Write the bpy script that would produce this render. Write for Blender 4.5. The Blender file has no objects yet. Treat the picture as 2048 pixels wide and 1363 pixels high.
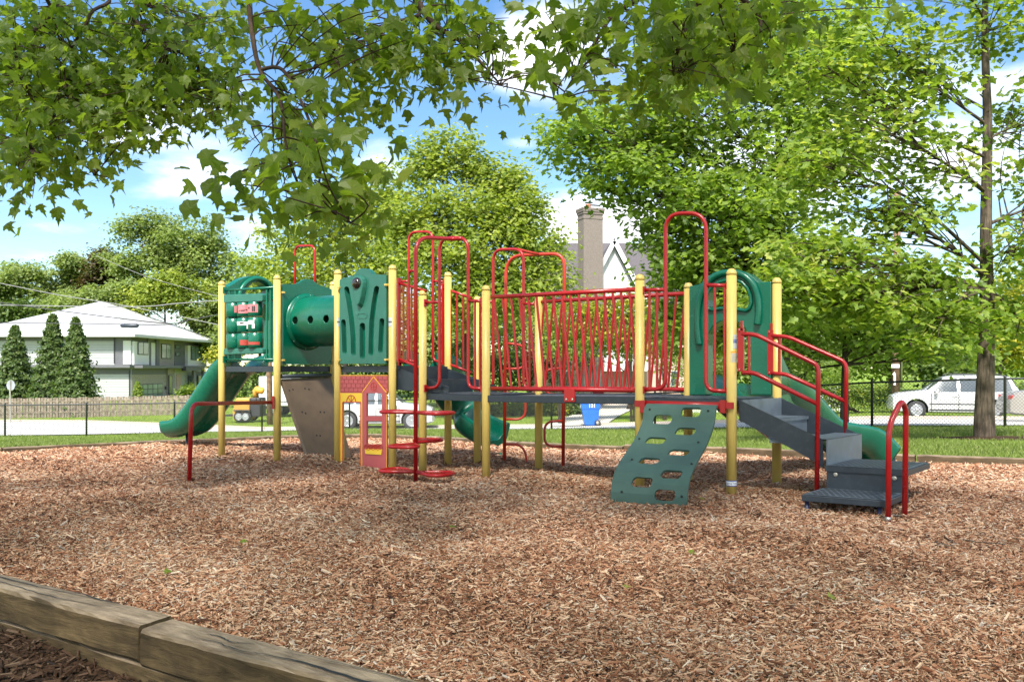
import bpy, bmesh, math, random
import numpy as np
from mathutils import Vector, Matrix
from mathutils.geometry import tessellate_polygon
random.seed(7)
RNG = np.random.default_rng(11)
SC = bpy.context.scene
COL = SC.collection
F, CX, HY, EZ = 1700.0, 1024.0, 738.0, 1.2
V = Vector
def at(px, py, Y):                       # a point of the site, from where it shows and its depth
    return V(((px-CX)/F*Y, Y, EZ+(HY-py)/F*Y))
def on(P, Q, px, py, off=0.0):           # a point of the upright plane through P and Q
    dx, dy = Q[0]-P[0], Q[1]-P[1]
    k = (px-CX)/F
    t = (k*P[1]-P[0])/(dx-k*dy)
    x, y = P[0]+t*dx, P[1]+t*dy
    z = EZ+(HY-py)/F*y
    L = math.hypot(dx, dy)
    return V((x+off*dy/L, y-off*dx/L, z))
# ------------------------------------------------------------ mesh builder
class MB:
    def __init__(s):
        s.v = []; s.f = []; s.m = []; s.s = []
    def add(s, verts, faces, mat=0, smooth=False):
        b = len(s.v)
        s.v.extend([tuple(p) for p in verts])
        for q in faces:
            s.f.append([i+b for i in q]); s.m.append(mat); s.s.append(smooth)
        return s
    def box(s, c, size, rot=None, mat=0):
        x, y, z = [d/2 for d in size]
        vs = [V((a*x, b*y, e*z)) for a in (-1, 1) for b in (-1, 1) for e in (-1, 1)]
        if rot is not None:
            if not isinstance(rot, Matrix): rot = Matrix.Rotation(rot, 3, 'Z')
            vs = [rot @ v for v in vs]
        c = V(c)
        return s.add([v+c for v in vs], [(0,1,3,2),(4,6,7,5),(0,4,5,1),(2,3,7,6),(0,2,6,4),(1,5,7,3)], mat)
    def beam(s, a, b, w, h, mat=0, up=(0,0,1)):
        a, b = V(a), V(b); d = (b-a).normalized(); side = d.cross(V(up)).normalized(); u = side.cross(d)
        vs = []
        for p in (a, b):
            for i, j in ((-1,-1),(1,-1),(1,1),(-1,1)):
                vs.append(p+side*(i*w/2)+u*(j*h/2))
        return s.add(vs, [(0,3,2,1),(4,5,6,7),(0,1,5,4),(1,2,6,5),(2,3,7,6),(3,0,4,7)], mat)
    def tube(s, pts, r, n=10, mat=0, closed=False, caps=True):
        pts = [V(p) for p in pts]; k = len(pts)
        rr = r if isinstance(r, (list, tuple)) else [r]*k
        tang = []
        for i in range(k):
            if closed: t = pts[(i+1) % k]-pts[i-1]
            else: t = pts[min(i+1, k-1)]-pts[max(i-1, 0)]
            tang.append(t.normalized())
        t0 = tang[0]
        ref = V((0,0,1)) if abs(t0.z) < .9 else V((1,0,0))
        nrm = t0.cross(ref).normalized()
        vs = []; prev = t0
        for i in range(k):
            t = tang[i]
            ax = prev.cross(t)
            if ax.length > 1e-6:
                nrm = Matrix.Rotation(prev.angle(t), 3, ax.normalized()) @ nrm
            nrm = (nrm-t*nrm.dot(t)).normalized(); bi = t.cross(nrm); prev = t
            for j in range(n):
                a = 2*math.pi*j/n
                vs.append(pts[i]+(nrm*math.cos(a)+bi*math.sin(a))*rr[i])
        fs = []
        for i in range(k if closed else k-1):
            i2 = (i+1) % k
            for j in range(n):
                j2 = (j+1) % n
                fs.append((i*n+j, i*n+j2, i2*n+j2, i2*n+j))
        s.add(vs, fs, mat, True)
        if caps and not closed:
            b = len(s.v)-k*n
            s.f.append([b+j for j in reversed(range(n))]); s.m.append(mat); s.s.append(False)
            s.f.append([b+(k-1)*n+j for j in range(n)]); s.m.append(mat); s.s.append(False)
        return s
    def lathe(s, base, prof, n=20, mat=0, axis=(0,0,1)):     # prof: (r, h)
        ax = V(axis).normalized(); ref = V((1,0,0)) if abs(ax.x) < .8 else V((0,1,0))
        e1 = ax.cross(ref).normalized(); e2 = ax.cross(e1); base = V(base)
        vs = []; fs = []; k = len(prof)
        for r, h in prof:
            for j in range(n):
                a = 2*math.pi*j/n
                vs.append(base+ax*h+(e1*math.cos(a)+e2*math.sin(a))*max(r, 1e-4))
        for i in range(k-1):
            for j in range(n):
                j2 = (j+1) % n
                fs.append((i*n+j, i*n+j2, (i+1)*n+j2, (i+1)*n+j))
        s.add(vs, fs, mat, True)
        b = len(s.v)-k*n
        s.f.append([b+j for j in reversed(range(n))]); s.m.append(mat); s.s.append(False)
        s.f.append([b+(k-1)*n+j for j in range(n)]); s.m.append(mat); s.s.append(False)
        return s
    def plate(s, outer, holes, front, back, mat=0, sidemat=None):
        # flat plate with holes; outer/holes are lists of 2D points, front/back map 2D -> 3D
        loops = [list(outer)]+[list(h) for h in holes]
        tris = tessellate_polygon([[V((p[0], p[1], 0)) for p in l] for l in loops])
        flat = [p for l in loops for p in l]; n = len(flat)
        vs = [front(p) for p in flat]+[back(p) for p in flat]
        fs = [tuple(t) for t in tris]
        # orientation
        a, b, c = [V(vs[i]) for i in fs[0]]
        nrm = (b-a).cross(c-a); out = V(vs[fs[0][0]])-V(vs[fs[0][0]+n])
        flip = nrm.dot(out) < 0
        F1 = [t if not flip else t[::-1] for t in fs]
        F2 = [tuple(i+n for i in t[::-1]) for t in F1]
        s.add(vs, F1+F2, mat)
        b0 = len(s.v)-2*n; o = 0
        for l in loops:
            k = len(l)
            for i in range(k):
                j = (i+1) % k
                s.f.append([b0+o+i, b0+o+j, b0+o+j+n, b0+o+i+n]); s.m.append(mat if sidemat is None else sidemat); s.s.append(False)
            o += k
        return s
    def build(s, name, mats, parent=None, bevel=0, fixn=True):
        me = bpy.data.meshes.new(name)
        me.from_pydata(s.v, [], s.f)
        if not isinstance(mats, (list, tuple)): mats = [mats]
        for m in mats: me.materials.append(m)
        me.polygons.foreach_set('material_index', s.m)
        me.polygons.foreach_set('use_smooth', s.s)
        if fixn:
            bm = bmesh.new(); bm.from_mesh(me); bmesh.ops.recalc_face_normals(bm, faces=bm.faces); bm.to_mesh(me); bm.free()
        me.update()
        o = bpy.data.objects.new(name, me); COL.objects.link(o)
        adopt(o, parent)
        if bevel:
            b = o.modifiers.new('bevel', 'BEVEL'); b.width = bevel; b.segments = 2; b.limit_method = 'ANGLE'; b.angle_limit = math.radians(40)
        return o
def wmat(q):
    M = Matrix.LocRotScale(q.location, q.rotation_euler, q.scale)
    return wmat(q.parent) @ q.matrix_parent_inverse @ M if q.parent else M
def adopt(o, parent):
    if parent is None: return
    o.parent = parent; o.matrix_parent_inverse = wmat(parent).inverted()
def tag(o, label=None, cat=None, group=None, kind=None):
    if label: o['label'] = label
    if cat: o['category'] = cat
    if group: o['group'] = group
    if kind: o['kind'] = kind
    return o
def thing(name, label, cat, loc=(0,0,0), group=None, rz=0):
    o = bpy.data.objects.new(name, None); o.empty_display_size = .2
    COL.objects.link(o); o.location = loc; o.rotation_euler = (0,0,rz)
    return tag(o, label, cat, group)
def fillet(pts, r, n=6):
    pts = [V(p) for p in pts]; out = [pts[0]]
    for i in range(1, len(pts)-1):
        a, b, c = pts[i-1], pts[i], pts[i+1]
        d1 = (a-b); d2 = (c-b); q = min(r, d1.length*.49, d2.length*.49)
        p0 = b+d1.normalized()*q; p1 = b+d2.normalized()*q
        for k in range(n+1):
            t = k/n
            out.append(p0*(1-t)**2+b*2*t*(1-t)+p1*t*t)
    out.append(pts[-1]); return out
def smooth_path(pts, n=8):
    pts = [V(p) for p in pts]; out = []
    for i in range(len(pts)-1):
        p0 = pts[max(i-1, 0)]; p1 = pts[i]; p2 = pts[i+1]; p3 = pts[min(i+2, len(pts)-1)]
        for k in range(n):
            t = k/n
            out.append(0.5*((2*p1)+(p2-p0)*t+(2*p0-5*p1+4*p2-p3)*t*t+(3*p1-p0-3*p2+p3)*t**3))
    out.append(pts[-1]); return out
def roundrect(x0, y0, x1, y1, r, n=4):
    out = []
    for cx, cy, a0 in ((x1-r, y1-r, 0), (x0+r, y1-r, 90), (x0+r, y0+r, 180), (x1-r, y0+r, 270)):
        for k in range(n+1):
            a = math.radians(a0+90*k/n); out.append((cx+r*math.cos(a), cy+r*math.sin(a)))
    return out
def ell(cx, cy, rx, ry, n=20):
    return [(cx+rx*math.cos(2*math.pi*k/n), cy+ry*math.sin(2*math.pi*k/n)) for k in range(n)]
def fast_mesh(name, verts, faces_flat, loop_tot, mats, parent=None, attrs=None, matidx=None, smooth=False):
    me = bpy.data.meshes.new(name)
    nv = len(verts); nf = len(loop_tot); nl = len(faces_flat)
    me.vertices.add(nv); me.vertices.foreach_set('co', np.asarray(verts, dtype=np.float32).ravel())
    me.loops.add(nl); me.loops.foreach_set('vertex_index', np.asarray(faces_flat, dtype=np.int32))
    me.polygons.add(nf)
    ls = np.concatenate([[0], np.cumsum(loop_tot)[:-1]]).astype(np.int32)
    me.polygons.foreach_set('loop_start', ls)
    if matidx is not None: me.polygons.foreach_set('material_index', np.asarray(matidx, dtype=np.int32))
    me.polygons.foreach_set('use_smooth', np.full(nf, smooth, dtype=bool))
    for m in (mats if isinstance(mats, (list, tuple)) else [mats]): me.materials.append(m)
    me.update(calc_edges=True)
    if attrs:
        for k, arr in attrs.items():
            a = me.attributes.new(k, 'FLOAT', 'POINT'); a.data.foreach_set('value', np.asarray(arr, dtype=np.float32))
    o = bpy.data.objects.new(name, me); COL.objects.link(o); adopt(o, parent)
    return o
# ------------------------------------------------------------ materials
def srgb(r, g, b):
    f = lambda c: (c/255/12.92) if c <= 10 else ((c/255+.055)/1.055)**2.4
    return (f(r), f(g), f(b), 1)
MATS = {}
def mat(name, col, rough=.5, metal=0, var=.12, vscale=3.0, bump=0, bscale=40, spec=.5, dirt=0, dirtcol=(.2,.16,.1,1), coat=0):
    m = bpy.data.materials.new(name); m.use_nodes = True; MATS[name] = m
    nt = m.node_tree; N = nt.nodes; L = nt.links; b = N['Principled BSDF']
    if len(col) == 3: col = (*col, 1)
    tc = N.new('ShaderNodeTexCoord')
    nz = N.new('ShaderNodeTexNoise'); nz.inputs['Scale'].default_value = vscale; nz.inputs['Detail'].default_value = 6; nz.inputs['Roughness'].default_value = .6
    L.new(tc.outputs['Object'], nz.inputs['Vector'])
    mp = N.new('ShaderNodeMapRange'); mp.inputs[1].default_value = .3; mp.inputs[2].default_value = .7; mp.inputs[3].default_value = 1-var; mp.inputs[4].default_value = 1+var
    L.new(nz.outputs[0], mp.inputs[0])
    mx = N.new('ShaderNodeVectorMath'); mx.operation = 'SCALE'; mx.inputs[0].default_value = col[:3]
    L.new(mp.outputs[0], mx.inputs['Scale'])
    last = mx.outputs[0]
    if dirt:
        n2 = N.new('ShaderNodeTexNoise'); n2.inputs['Scale'].default_value = vscale*4; n2.inputs['Detail'].default_value = 8; n2.inputs['Roughness'].default_value = .7
        L.new(tc.outputs['Object'], n2.inputs['Vector'])
        r2 = N.new('ShaderNodeMapRange'); r2.inputs[1].default_value = .52; r2.inputs[2].default_value = .75; r2.inputs[3].default_value = 0; r2.inputs[4].default_value = dirt
        L.new(n2.outputs[0], r2.inputs[0])
        mm = N.new('ShaderNodeMix'); mm.data_type = 'RGBA'; mm.inputs['B'].default_value = dirtcol
        L.new(r2.outputs[0], mm.inputs['Factor']); L.new(last, mm.inputs['A']); last = mm.outputs['Result']
    L.new(last, b.inputs['Base Color'])
    rr = N.new('ShaderNodeMapRange'); rr.inputs[3].default_value = max(.03, rough-.1); rr.inputs[4].default_value = min(1, rough+.12)
    L.new(nz.outputs[0], rr.inputs[0]); L.new(rr.outputs[0], b.inputs['Roughness'])
    b.inputs['Metallic'].default_value = metal
    b.inputs['Specular IOR Level'].default_value = spec
    if coat: b.inputs['Coat Weight'].default_value = coat; b.inputs['Coat Roughness'].default_value = .08
    if bump:
        n3 = N.new('ShaderNodeTexNoise'); n3.inputs['Scale'].default_value = bscale; n3.inputs['Detail'].default_value = 4
        L.new(tc.outputs['Object'], n3.inputs['Vector'])
        bp = N.new('ShaderNodeBump'); bp.inputs['Strength'].default_value = bump; bp.inputs['Distance'].default_value = .01
        L.new(n3.outputs[0], bp.inputs['Height']); L.new(bp.outputs[0], b.inputs['Normal'])
    return m
M_yel = mat('yellow_powder_coat', (.58,.415,.11), .38, var=.08, vscale=2, dirt=.3, dirtcol=(.33,.2,.05,1))
M_red = mat('red_powder_coat', (.34,.007,.009), .28, var=.08, vscale=3, dirt=.12, dirtcol=(.25,.03,.02,1))
M_red2 = mat('faded_red_coat', (.45,.035,.018), .38, var=.1, vscale=3)
M_grn = mat('green_plastic', (.0,.105,.06), .26, var=.12, vscale=2.2, dirt=.2, dirtcol=(.05,.16,.12,1))
M_grn2 = mat('weathered_green_sheet', (.05,.105,.083), .5, var=.12, vscale=4, dirt=.3, dirtcol=(.075,.12,.10,1))
M_grn3 = mat('panel_green_plastic', (.018,.125,.088), .34, var=.1, vscale=3, dirt=.2, dirtcol=(.07,.2,.16,1))
M_dark = mat('charcoal_coated_steel', (.019,.027,.038), .42, var=.15, vscale=5, dirt=.25, dirtcol=(.1,.11,.12,1))
M_tread = mat('worn_grey_tread', (.115,.14,.165), .45, var=.2, vscale=9, dirt=.35, dirtcol=(.08,.09,.1,1))
M_brown = mat('brown_grey_board', (.13,.088,.055), .5, var=.22, vscale=5, dirt=.45, dirtcol=(.09,.075,.065,1))
M_hole = mat('black_hole', (.012,.012,.012), .7)
M_pink = mat('brick_red_sheet', (.40,.075,.075), .5, var=.06)
M_yel2 = mat('yellow_sheet', (.72,.46,.03), .45, var=.05)
M_orange = mat('orange_groove', (.75,.32,.04), .5)
M_maroon = mat('dark_red_groove', (.25,.03,.03), .6)
M_bubble = mat('black_bubble', (.02,.012,.012), .08, coat=.6)
M_zinc = mat('galvanised_bolt', (.45,.42,.36), .35, metal=.8)
M_white = mat('white_paint', (.78,.78,.76), .45, var=.05)
M_blue = mat('sticker_blue', (.03,.06,.32), .5); M_foot = mat('dark_blue_foot', (.015,.02,.06), .5)
M_ink = mat('black_ink', (.02,.02,.02), .6)
M_decal = mat('decal_pink', (.6,.17,.19), .4); M_decalr = mat('decal_red', (.38,.05,.035), .4)
def text_faces(txt, size, bold=0):
    c = bpy.data.curves.new('lettering', 'FONT'); c.body = txt; c.size = size; c.align_x = 'CENTER'; c.align_y = 'CENTER'; c.offset = bold; c.resolution_u = 3
    o = bpy.data.objects.new('lettering', c); COL.objects.link(o); bpy.context.view_layer.update()
    me = bpy.data.meshes.new_from_object(o.evaluated_get(bpy.context.evaluated_depsgraph_get()))
    vs = [tuple(v.co) for v in me.vertices]; fs = [tuple(p.vertices) for p in me.polygons]
    bpy.data.objects.remove(o); bpy.data.curves.remove(c); bpy.data.meshes.remove(me)
    return vs, fs
# ------------------------------------------------------------ terrain
YB_X = [-40,-12,-7.8,-6.2,-4.5,-2.8,-1.3,.13,1.76,3.16,5.35,6.4,9,20]
YB_Y = [8,10.4,13.0,14.7,16.2,16.9,15.9,14.4,13.3,12.7,11.25,10.75,9.6,6]
TC = [-600,0,173,524,700,1103,1230,1744,2010,2700]
T_YF = [30,31.5,32,33.5,35,30,28.6,22.5,21,20]
T_ZF = [-1.36,-1.33,-1.32,-1.28,-1.31,-.95,-.86,-.35,-.23,-.2]
T_YR = [50,48,47,38.7,39,38,37.5,33,32,31]
T_ZR = [-1.8,-1.78,-1.76,-1.58,-1.55,-1.4,-1.3,-.76,-.72,-.7]
BUMPS = [(-.9,7.6,.9,-.05),(.6,6.4,1.1,-.04),(-2.6,7.2,1.2,.05),(1.9,5.2,1.0,.05),(-.6,4.6,1.0,.035),(3.2,5.6,.8,-.04),(-3.6,8.6,.8,-.05),(-3.2,11.2,.35,-.09),(-2.55,11.0,.45,.10),(-2.9,11.3,.3,.05),(-5.35,13.7,.7,.10),(-4.4,13.6,.8,.04),(-.85,9.3,.5,-.05),(-1.7,9.6,.6,.03),(-.3,11.2,.5,.06),
         (1.2,7.6,.35,-.05),(2.6,6.6,.45,-.06),(3.0,7.9,.6,.04),(-1.0,10.9,.5,-.04),(.9,10.3,.5,-.02)]
def colx(x, y): return np.clip(CX+F*x/np.maximum(y, 3.0), -600, 2700)
def yb_of(x): return np.interp(x, YB_X, YB_Y)
def zbase(y): return .03-.021*(np.clip(y, 1, 19)-8)
def zmulch(x, y):
    z = zbase(y)+.012*np.sin(x*2.1+.7*y)+.010*np.sin(y*2.7-1.3*x+1)+.006*np.sin(5.1*x+3.3*y)
    for bx, by, r, h in BUMPS: z = z+h*np.exp(-((x-bx)**2+(y-by)**2)/(r*r))
    return z
def zterrain(x, y):
    x = np.asarray(x, float); y = np.asarray(y, float)
    c = colx(x, y)
    yf = np.interp(c, TC, T_YF); zf = np.interp(c, TC, T_ZF); yr = np.interp(c, TC, T_YR); zr = np.interp(c, TC, T_ZR)
    yb = yb_of(x); ze = zbase(yb)+.035
    t = np.clip((y-yb)/np.maximum(yf-yb, .5), 0, 1)
    t2 = np.clip((y-yf)/np.maximum(yr-yf, .5), 0, 1)
    z = np.where(y < yb, zbase(y)-.13-.25*np.clip((2.9-.637*x-y)/.4,0,1), np.where(y < yf, ze+(zf-ze)*t, zf+(zr-zf)*t2))
    far = np.clip((y-yr-30)/120, 0, 1)
    return z+far*1.0
def zt(x, y): return float(zterrain(x, y))
def gridmesh(name, xs, ys, zf, m, smooth=True):
    X, Y = np.meshgrid(xs, ys); Z = zf(X, Y)
    vs = np.stack([X, Y, Z], -1).reshape(-1, 3)
    nx, ny = len(xs), len(ys)
    i = np.arange(ny-1)[:, None]*nx+np.arange(nx-1)[None, :]
    fs = np.stack([i, i+1, i+1+nx, i+nx], -1).reshape(-1)
    return fast_mesh(name, vs, fs, np.full((nx-1)*(ny-1), 4), m, smooth=smooth)
def ground_mat(name, cols, scales, rough=.9, bump=.3, bscale=60):
    m = bpy.data.materials.new(name); m.use_nodes = True; nt = m.node_tree; N = nt.nodes; L = nt.links; b = N['Principled BSDF']
    tc = N.new('ShaderNodeTexCoord')
    ra = []
    for s in scales:
        nz = N.new('ShaderNodeTexNoise'); nz.inputs['Scale'].default_value = s; nz.inputs['Detail'].default_value = 8; nz.inputs['Roughness'].default_value = .65
        L.new(tc.outputs['Object'], nz.inputs['Vector']); ra.append(nz.outputs[0])
    last = ra[0]
    for r in ra[1:]:
        ad = N.new('ShaderNodeMath'); ad.operation = 'ADD'; L.new(last, ad.inputs[0]); L.new(r, ad.inputs[1]); last = ad.outputs[0]
    dv = N.new('ShaderNodeMath'); dv.operation = 'DIVIDE'; dv.inputs[1].default_value = len(ra); L.new(last, dv.inputs[0])
    cr = N.new('ShaderNodeValToRGB'); el = cr.color_ramp.elements
    pos = [.34+.32*i/(len(cols)-1) for i in range(len(cols))]
    el[0].position = pos[0]; el[0].color = (*cols[0], 1); el[1].position = pos[-1]; el[1].color = (*cols[-1], 1)
    for p, c in list(zip(pos, cols))[1:-1]:
        e = el.new(p); e.color = (*c, 1)
    L.new(dv.outputs[0], cr.inputs[0]); L.new(cr.outputs[0], b.inputs['Base Color'])
    b.inputs['Roughness'].default_value = rough; b.inputs['Specular IOR Level'].default_value = .15
    n3 = N.new('ShaderNodeTexNoise'); n3.inputs['Scale'].default_value = bscale; n3.inputs['Detail'].default_value = 5; L.new(tc.outputs['Object'], n3.inputs['Vector'])
    bp = N.new('ShaderNodeBump'); bp.inputs['Strength'].default_value = bump; bp.inputs['Distance'].default_value = .03
    L.new(n3.outputs[0], bp.inputs['Height']); L.new(bp.outputs[0], b.inputs['Normal'])
    return m
M_lawn = ground_mat('lawn_turf', [(.08,.13,.015),(.14,.21,.025),(.2,.28,.035),(.25,.31,.06)], [1.5, 9, 40])
M_road = ground_mat('pale_asphalt', [(.36,.35,.33),(.44,.43,.41),(.5,.49,.46)], [.6, 6, 70], .8, .15)
M_conc = ground_mat('concrete', [(.42,.39,.34),(.52,.49,.43),(.58,.55,.5)], [.8, 8, 60], .8, .12)
M_kerb = ground_mat('kerb_concrete', [(.4,.34,.28),(.5,.43,.36)], [2, 20], .85, .2)
M_mulch = ground_mat('mulch_bed_soil', [(.06,.032,.02),(.2,.11,.06),(.33,.21,.13),(.42,.30,.2)], [14, 45, 90], .95, .9, 55)
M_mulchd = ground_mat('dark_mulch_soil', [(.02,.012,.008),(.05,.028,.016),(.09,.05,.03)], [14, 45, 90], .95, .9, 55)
xs = np.concatenate([np.linspace(-400,-60,18)[:-1], np.linspace(-60,-24,37)[:-1], np.arange(-24,24,.5), np.linspace(24,60,37), np.linspace(60,400,18)[1:]])
ys = np.concatenate([np.linspace(-120,-10,8)[:-1], np.arange(-10,60,.4), np.linspace(60,120,31), np.linspace(120,600,20)[1:]])
tag(gridmesh('ground', xs, ys, zterrain, M_lawn), kind='structure')
# road along the fence
def strip(name, a, b, nacross, m, lift=.035, cols=None):
    cols = np.arange(-590, 2690, 12) if cols is None else cols
    vs = []; n = nacross
    for c in cols:
        y0, y1 = a(c), b(c)
        for k in range(n+1):
            y = y0+(y1-y0)*k/n; x = (c-CX)/F*y
            vs.append((x, y, zt(x, y)+lift))
    fs = []
    for i in range(len(cols)-1):
        for k in range(n):
            p = i*(n+1)+k; fs += [p, p+n+1, p+n+2, p+1]
    return fast_mesh(name, vs, fs, [4]*((len(cols)-1)*n), m, smooth=True)
yfc = lambda c: float(np.interp(c, TC, T_YF)); yrc = lambda c: float(np.interp(c, TC, T_YR))
tag(strip('road', lambda c: yfc(c)+.9, lambda c: yrc(c), 24, M_road), kind='structure')
kb = MB()
kp = [((c-CX)/F*(yrc(c)+.08), yrc(c)+.08) for c in np.arange(-590, 2690, 14)]
for a, b in zip(kp[:-1], kp[1:]):
    if 1100 < CX+F*a[0]/a[1] < 1200: continue
    kb.beam((a[0], a[1], zt(*a)+.05), (b[0], b[1], zt(*b)+.05), .16, .2)
tag(kb.build('kerb', M_kerb), kind='structure')
# driveway up to the gabled house
dv = []; nd = 26
for k in range(nd+1):
    t = k/nd; y = 38.1+24*t
    pl = 1085+70*min(1, t*2.2)+10*t; pr = 1212+48*min(1, t*2.0)
    for j in range(5):
        px = pl+(pr-pl)*j/4; x = (px-CX)/F*y; dv.append((x, y, zt(x, y)+.05))
df = []
for k in range(nd):
    for j in range(4): p = k*5+j; df += [p, p+1, p+6, p+5]
tag(fast_mesh('driveway', dv, df, [4]*(nd*4), M_conc, smooth=True), kind='structure')
# mulch bed sheet
def yfront(x): return np.maximum(2.57-.637*x, -1.5)
nx, ny = 330, 170
mx = np.linspace(-13, 12, nx); my = np.linspace(0, 1, ny)
MX, MT = np.meshgrid(mx, my)
f0 = yfront(mx)[None, :]; b0 = yb_of(mx)[None, :]+.02
MY = f0+(b0-f0)*MT
MZ = zmulch(MX, MY)
mv = np.stack([MX, MY, MZ], -1).reshape(-1, 3); i = np.arange(ny-1)[:, None]*nx+np.arange(nx-1)[None, :]
tag(fast_mesh('mulch_bed', mv, np.stack([i, i+1, i+1+nx, i+nx], -1).reshape(-1), np.full((nx-1)*(ny-1), 4), M_mulch, smooth=True), kind='structure')
# lower bed in front of the retaining timbers
lf = lambda x: 2.45-.637*x
lx = np.linspace(-8, 1.6, 80); LT = np.linspace(0, 1, 40); LX, LTT = np.meshgrid(lx, LT); LY = -1.6+(lf(lx)[None, :]+1.6)*LTT
LZ = -.03+.012*np.sin(LX*5)+.01*np.sin(LY*6+LX)
i = np.arange(39)[:, None]*80+np.arange(79)[None, :]
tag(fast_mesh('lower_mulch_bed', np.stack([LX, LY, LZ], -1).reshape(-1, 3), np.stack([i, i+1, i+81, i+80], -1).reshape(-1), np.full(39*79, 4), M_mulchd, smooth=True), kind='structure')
# ---- wood chips
def chip_mat(name, stops):
    m = bpy.data.materials.new(name); m.use_nodes = True; nt = m.node_tree; N = nt.nodes; L = nt.links; b = N['Principled BSDF']
    at_ = N.new('ShaderNodeAttribute'); at_.attribute_name = 'tone'
    cr = N.new('ShaderNodeValToRGB'); el = cr.color_ramp.elements
    el[0].position = 0; el[0].color = (*stops[0][1], 1); el[1].position = 1; el[1].color = (*stops[-1][1], 1)
    for p, c in stops[1:-1]:
        e = el.new(p); e.color = (*c, 1)
    L.new(at_.outputs['Fac'], cr.inputs[0])
    tc = N.new('ShaderNodeTexCoord'); nz = N.new('ShaderNodeTexNoise'); nz.inputs['Scale'].default_value = 120; L.new(tc.outputs['Object'], nz.inputs['Vector'])
    mr = N.new('ShaderNodeMapRange'); mr.inputs[3].default_value = .65; mr.inputs[4].default_value = 1.35; L.new(nz.outputs[0], mr.inputs[0])
    sc = N.new('ShaderNodeVectorMath'); sc.operation = 'SCALE'; L.new(cr.outputs[0], sc.inputs[0]); L.new(mr.outputs[0], sc.inputs['Scale'])
    L.new(sc.outputs[0], b.inputs['Base Color']); b.inputs['Roughness'].default_value = .8; b.inputs['Specular IOR Level'].default_value = .2
    return m
M_chip = chip_mat('wood_chips', [(0,(.028,.014,.009)),(.13,(.11,.044,.022)),(.29,(.26,.105,.052)),(.46,(.40,.205,.115)),(.63,(.48,.295,.185)),(.79,(.59,.412,.27)),(.92,(.44,.37,.305)),(1,(.73,.575,.415))])
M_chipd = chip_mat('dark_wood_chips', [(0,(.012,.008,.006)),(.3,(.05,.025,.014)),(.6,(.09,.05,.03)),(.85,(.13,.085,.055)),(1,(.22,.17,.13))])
def chips(name, x, y, z, length, m, tilt=.35):
    n = len(x)
    yaw = RNG.uniform(0, 2*np.pi, n); pit = RNG.normal(0, tilt, n); rol = RNG.normal(0, .5, n)
    L = length*RNG.lognormal(0, .38, n); W = np.clip(L*RNG.uniform(.12, .30, n), .003, .016); H = np.clip(W*RNG.uniform(.35, .75, n), .002, .010)
    tmpl = np.array([[-.5,-.5,0],[.5,-.35,0],[.5,.5,0],[-.5,.4,0],[-.46,-.28,1],[.44,-.15,1],[.47,.33,1],[-.42,.2,1]])
    P = tmpl[None]*np.stack([L, W, H], -1)[:, None, :]
    P[:, :, 2] += (RNG.normal(0, .12, (n, 1))*L[:, None])*(P[:, :, 0]/L[:, None])**2*2
    cx, sx = np.cos(rol)[:, None], np.sin(rol)[:, None]
    Y1 = P[..., 1]*cx-P[..., 2]*sx; Z1 = P[..., 1]*sx+P[..., 2]*cx; X1 = P[..., 0]
    cp, sp = np.cos(pit)[:, None], np.sin(pit)[:, None]
    X2 = X1*cp+Z1*sp; Z2 = -X1*sp+Z1*cp
    cy, sy = np.cos(yaw)[:, None], np.sin(yaw)[:, None]
    X3 = X2*cy-Y1*sy; Y3 = X2*sy+Y1*cy
    vs = np.stack([X3+x[:, None], Y3+y[:, None], Z2+z[:, None]], -1).reshape(-1, 3)
    fc = np.array([[4,5,6,7],[0,1,5,4],[1,2,6,5],[2,3,7,6],[3,0,4,7]])
    fs = (fc[None]+(np.arange(n)*8)[:, None, None]).reshape(-1)
    tone = np.clip(RNG.beta(1.7, 1.9, n)+.07*np.sin(x*1.7+np.sin(y*1.1)*2)*np.sin(y*1.9+.6*x)+.05*np.sin(x*4.1+y*3.3), 0, 1)
    o = fast_mesh(name, vs, fs, np.full(n*5, 4), m, attrs={'tone': np.repeat(tone, 8)})
    return o
def scatter(bands):
    X, Y, LN = [], [], []
    for y0, y1, dens, ln in bands:
        w0 = .63*y1+1.7
        n = int(dens*(y1-y0)*2*w0)
        yy = RNG.uniform(y0, y1, n); xx = RNG.uniform(-w0, w0, n)
        ok = (np.abs(xx) < .63*yy+1.7) & (yy > yfront(xx)+.07) & (yy < yb_of(xx)-.03)
        X.append(xx[ok]); Y.append(yy[ok]); LN.append(np.full(ok.sum(), ln))
    return np.concatenate(X), np.concatenate(Y), np.concatenate(LN)
cx_, cy_, cl_ = scatter([(1.6,3.6,11500,.0185),(3.6,5,9500,.020),(5,6.5,5800,.0225),(6.5,8.5,3500,.026),(8.5,11,2000,.031),(11,13.5,950,.044),(13.5,17.2,700,.05)])
cz_ = zmulch(cx_, cy_)+RNG.uniform(-.004, .022, len(cx_))
tag(chips('mulch_chips', cx_, cy_, cz_, cl_, M_chip), kind='stuff')
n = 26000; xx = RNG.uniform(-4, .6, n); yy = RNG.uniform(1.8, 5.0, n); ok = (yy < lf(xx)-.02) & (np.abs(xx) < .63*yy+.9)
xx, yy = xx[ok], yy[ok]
tag(chips('dark_mulch_chips', xx, yy, -.03+.012*np.sin(xx*5)+.01*np.sin(yy*6+xx)+RNG.uniform(0, .02, len(xx)), np.full(len(xx), .035), M_chipd), kind='stuff')
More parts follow.
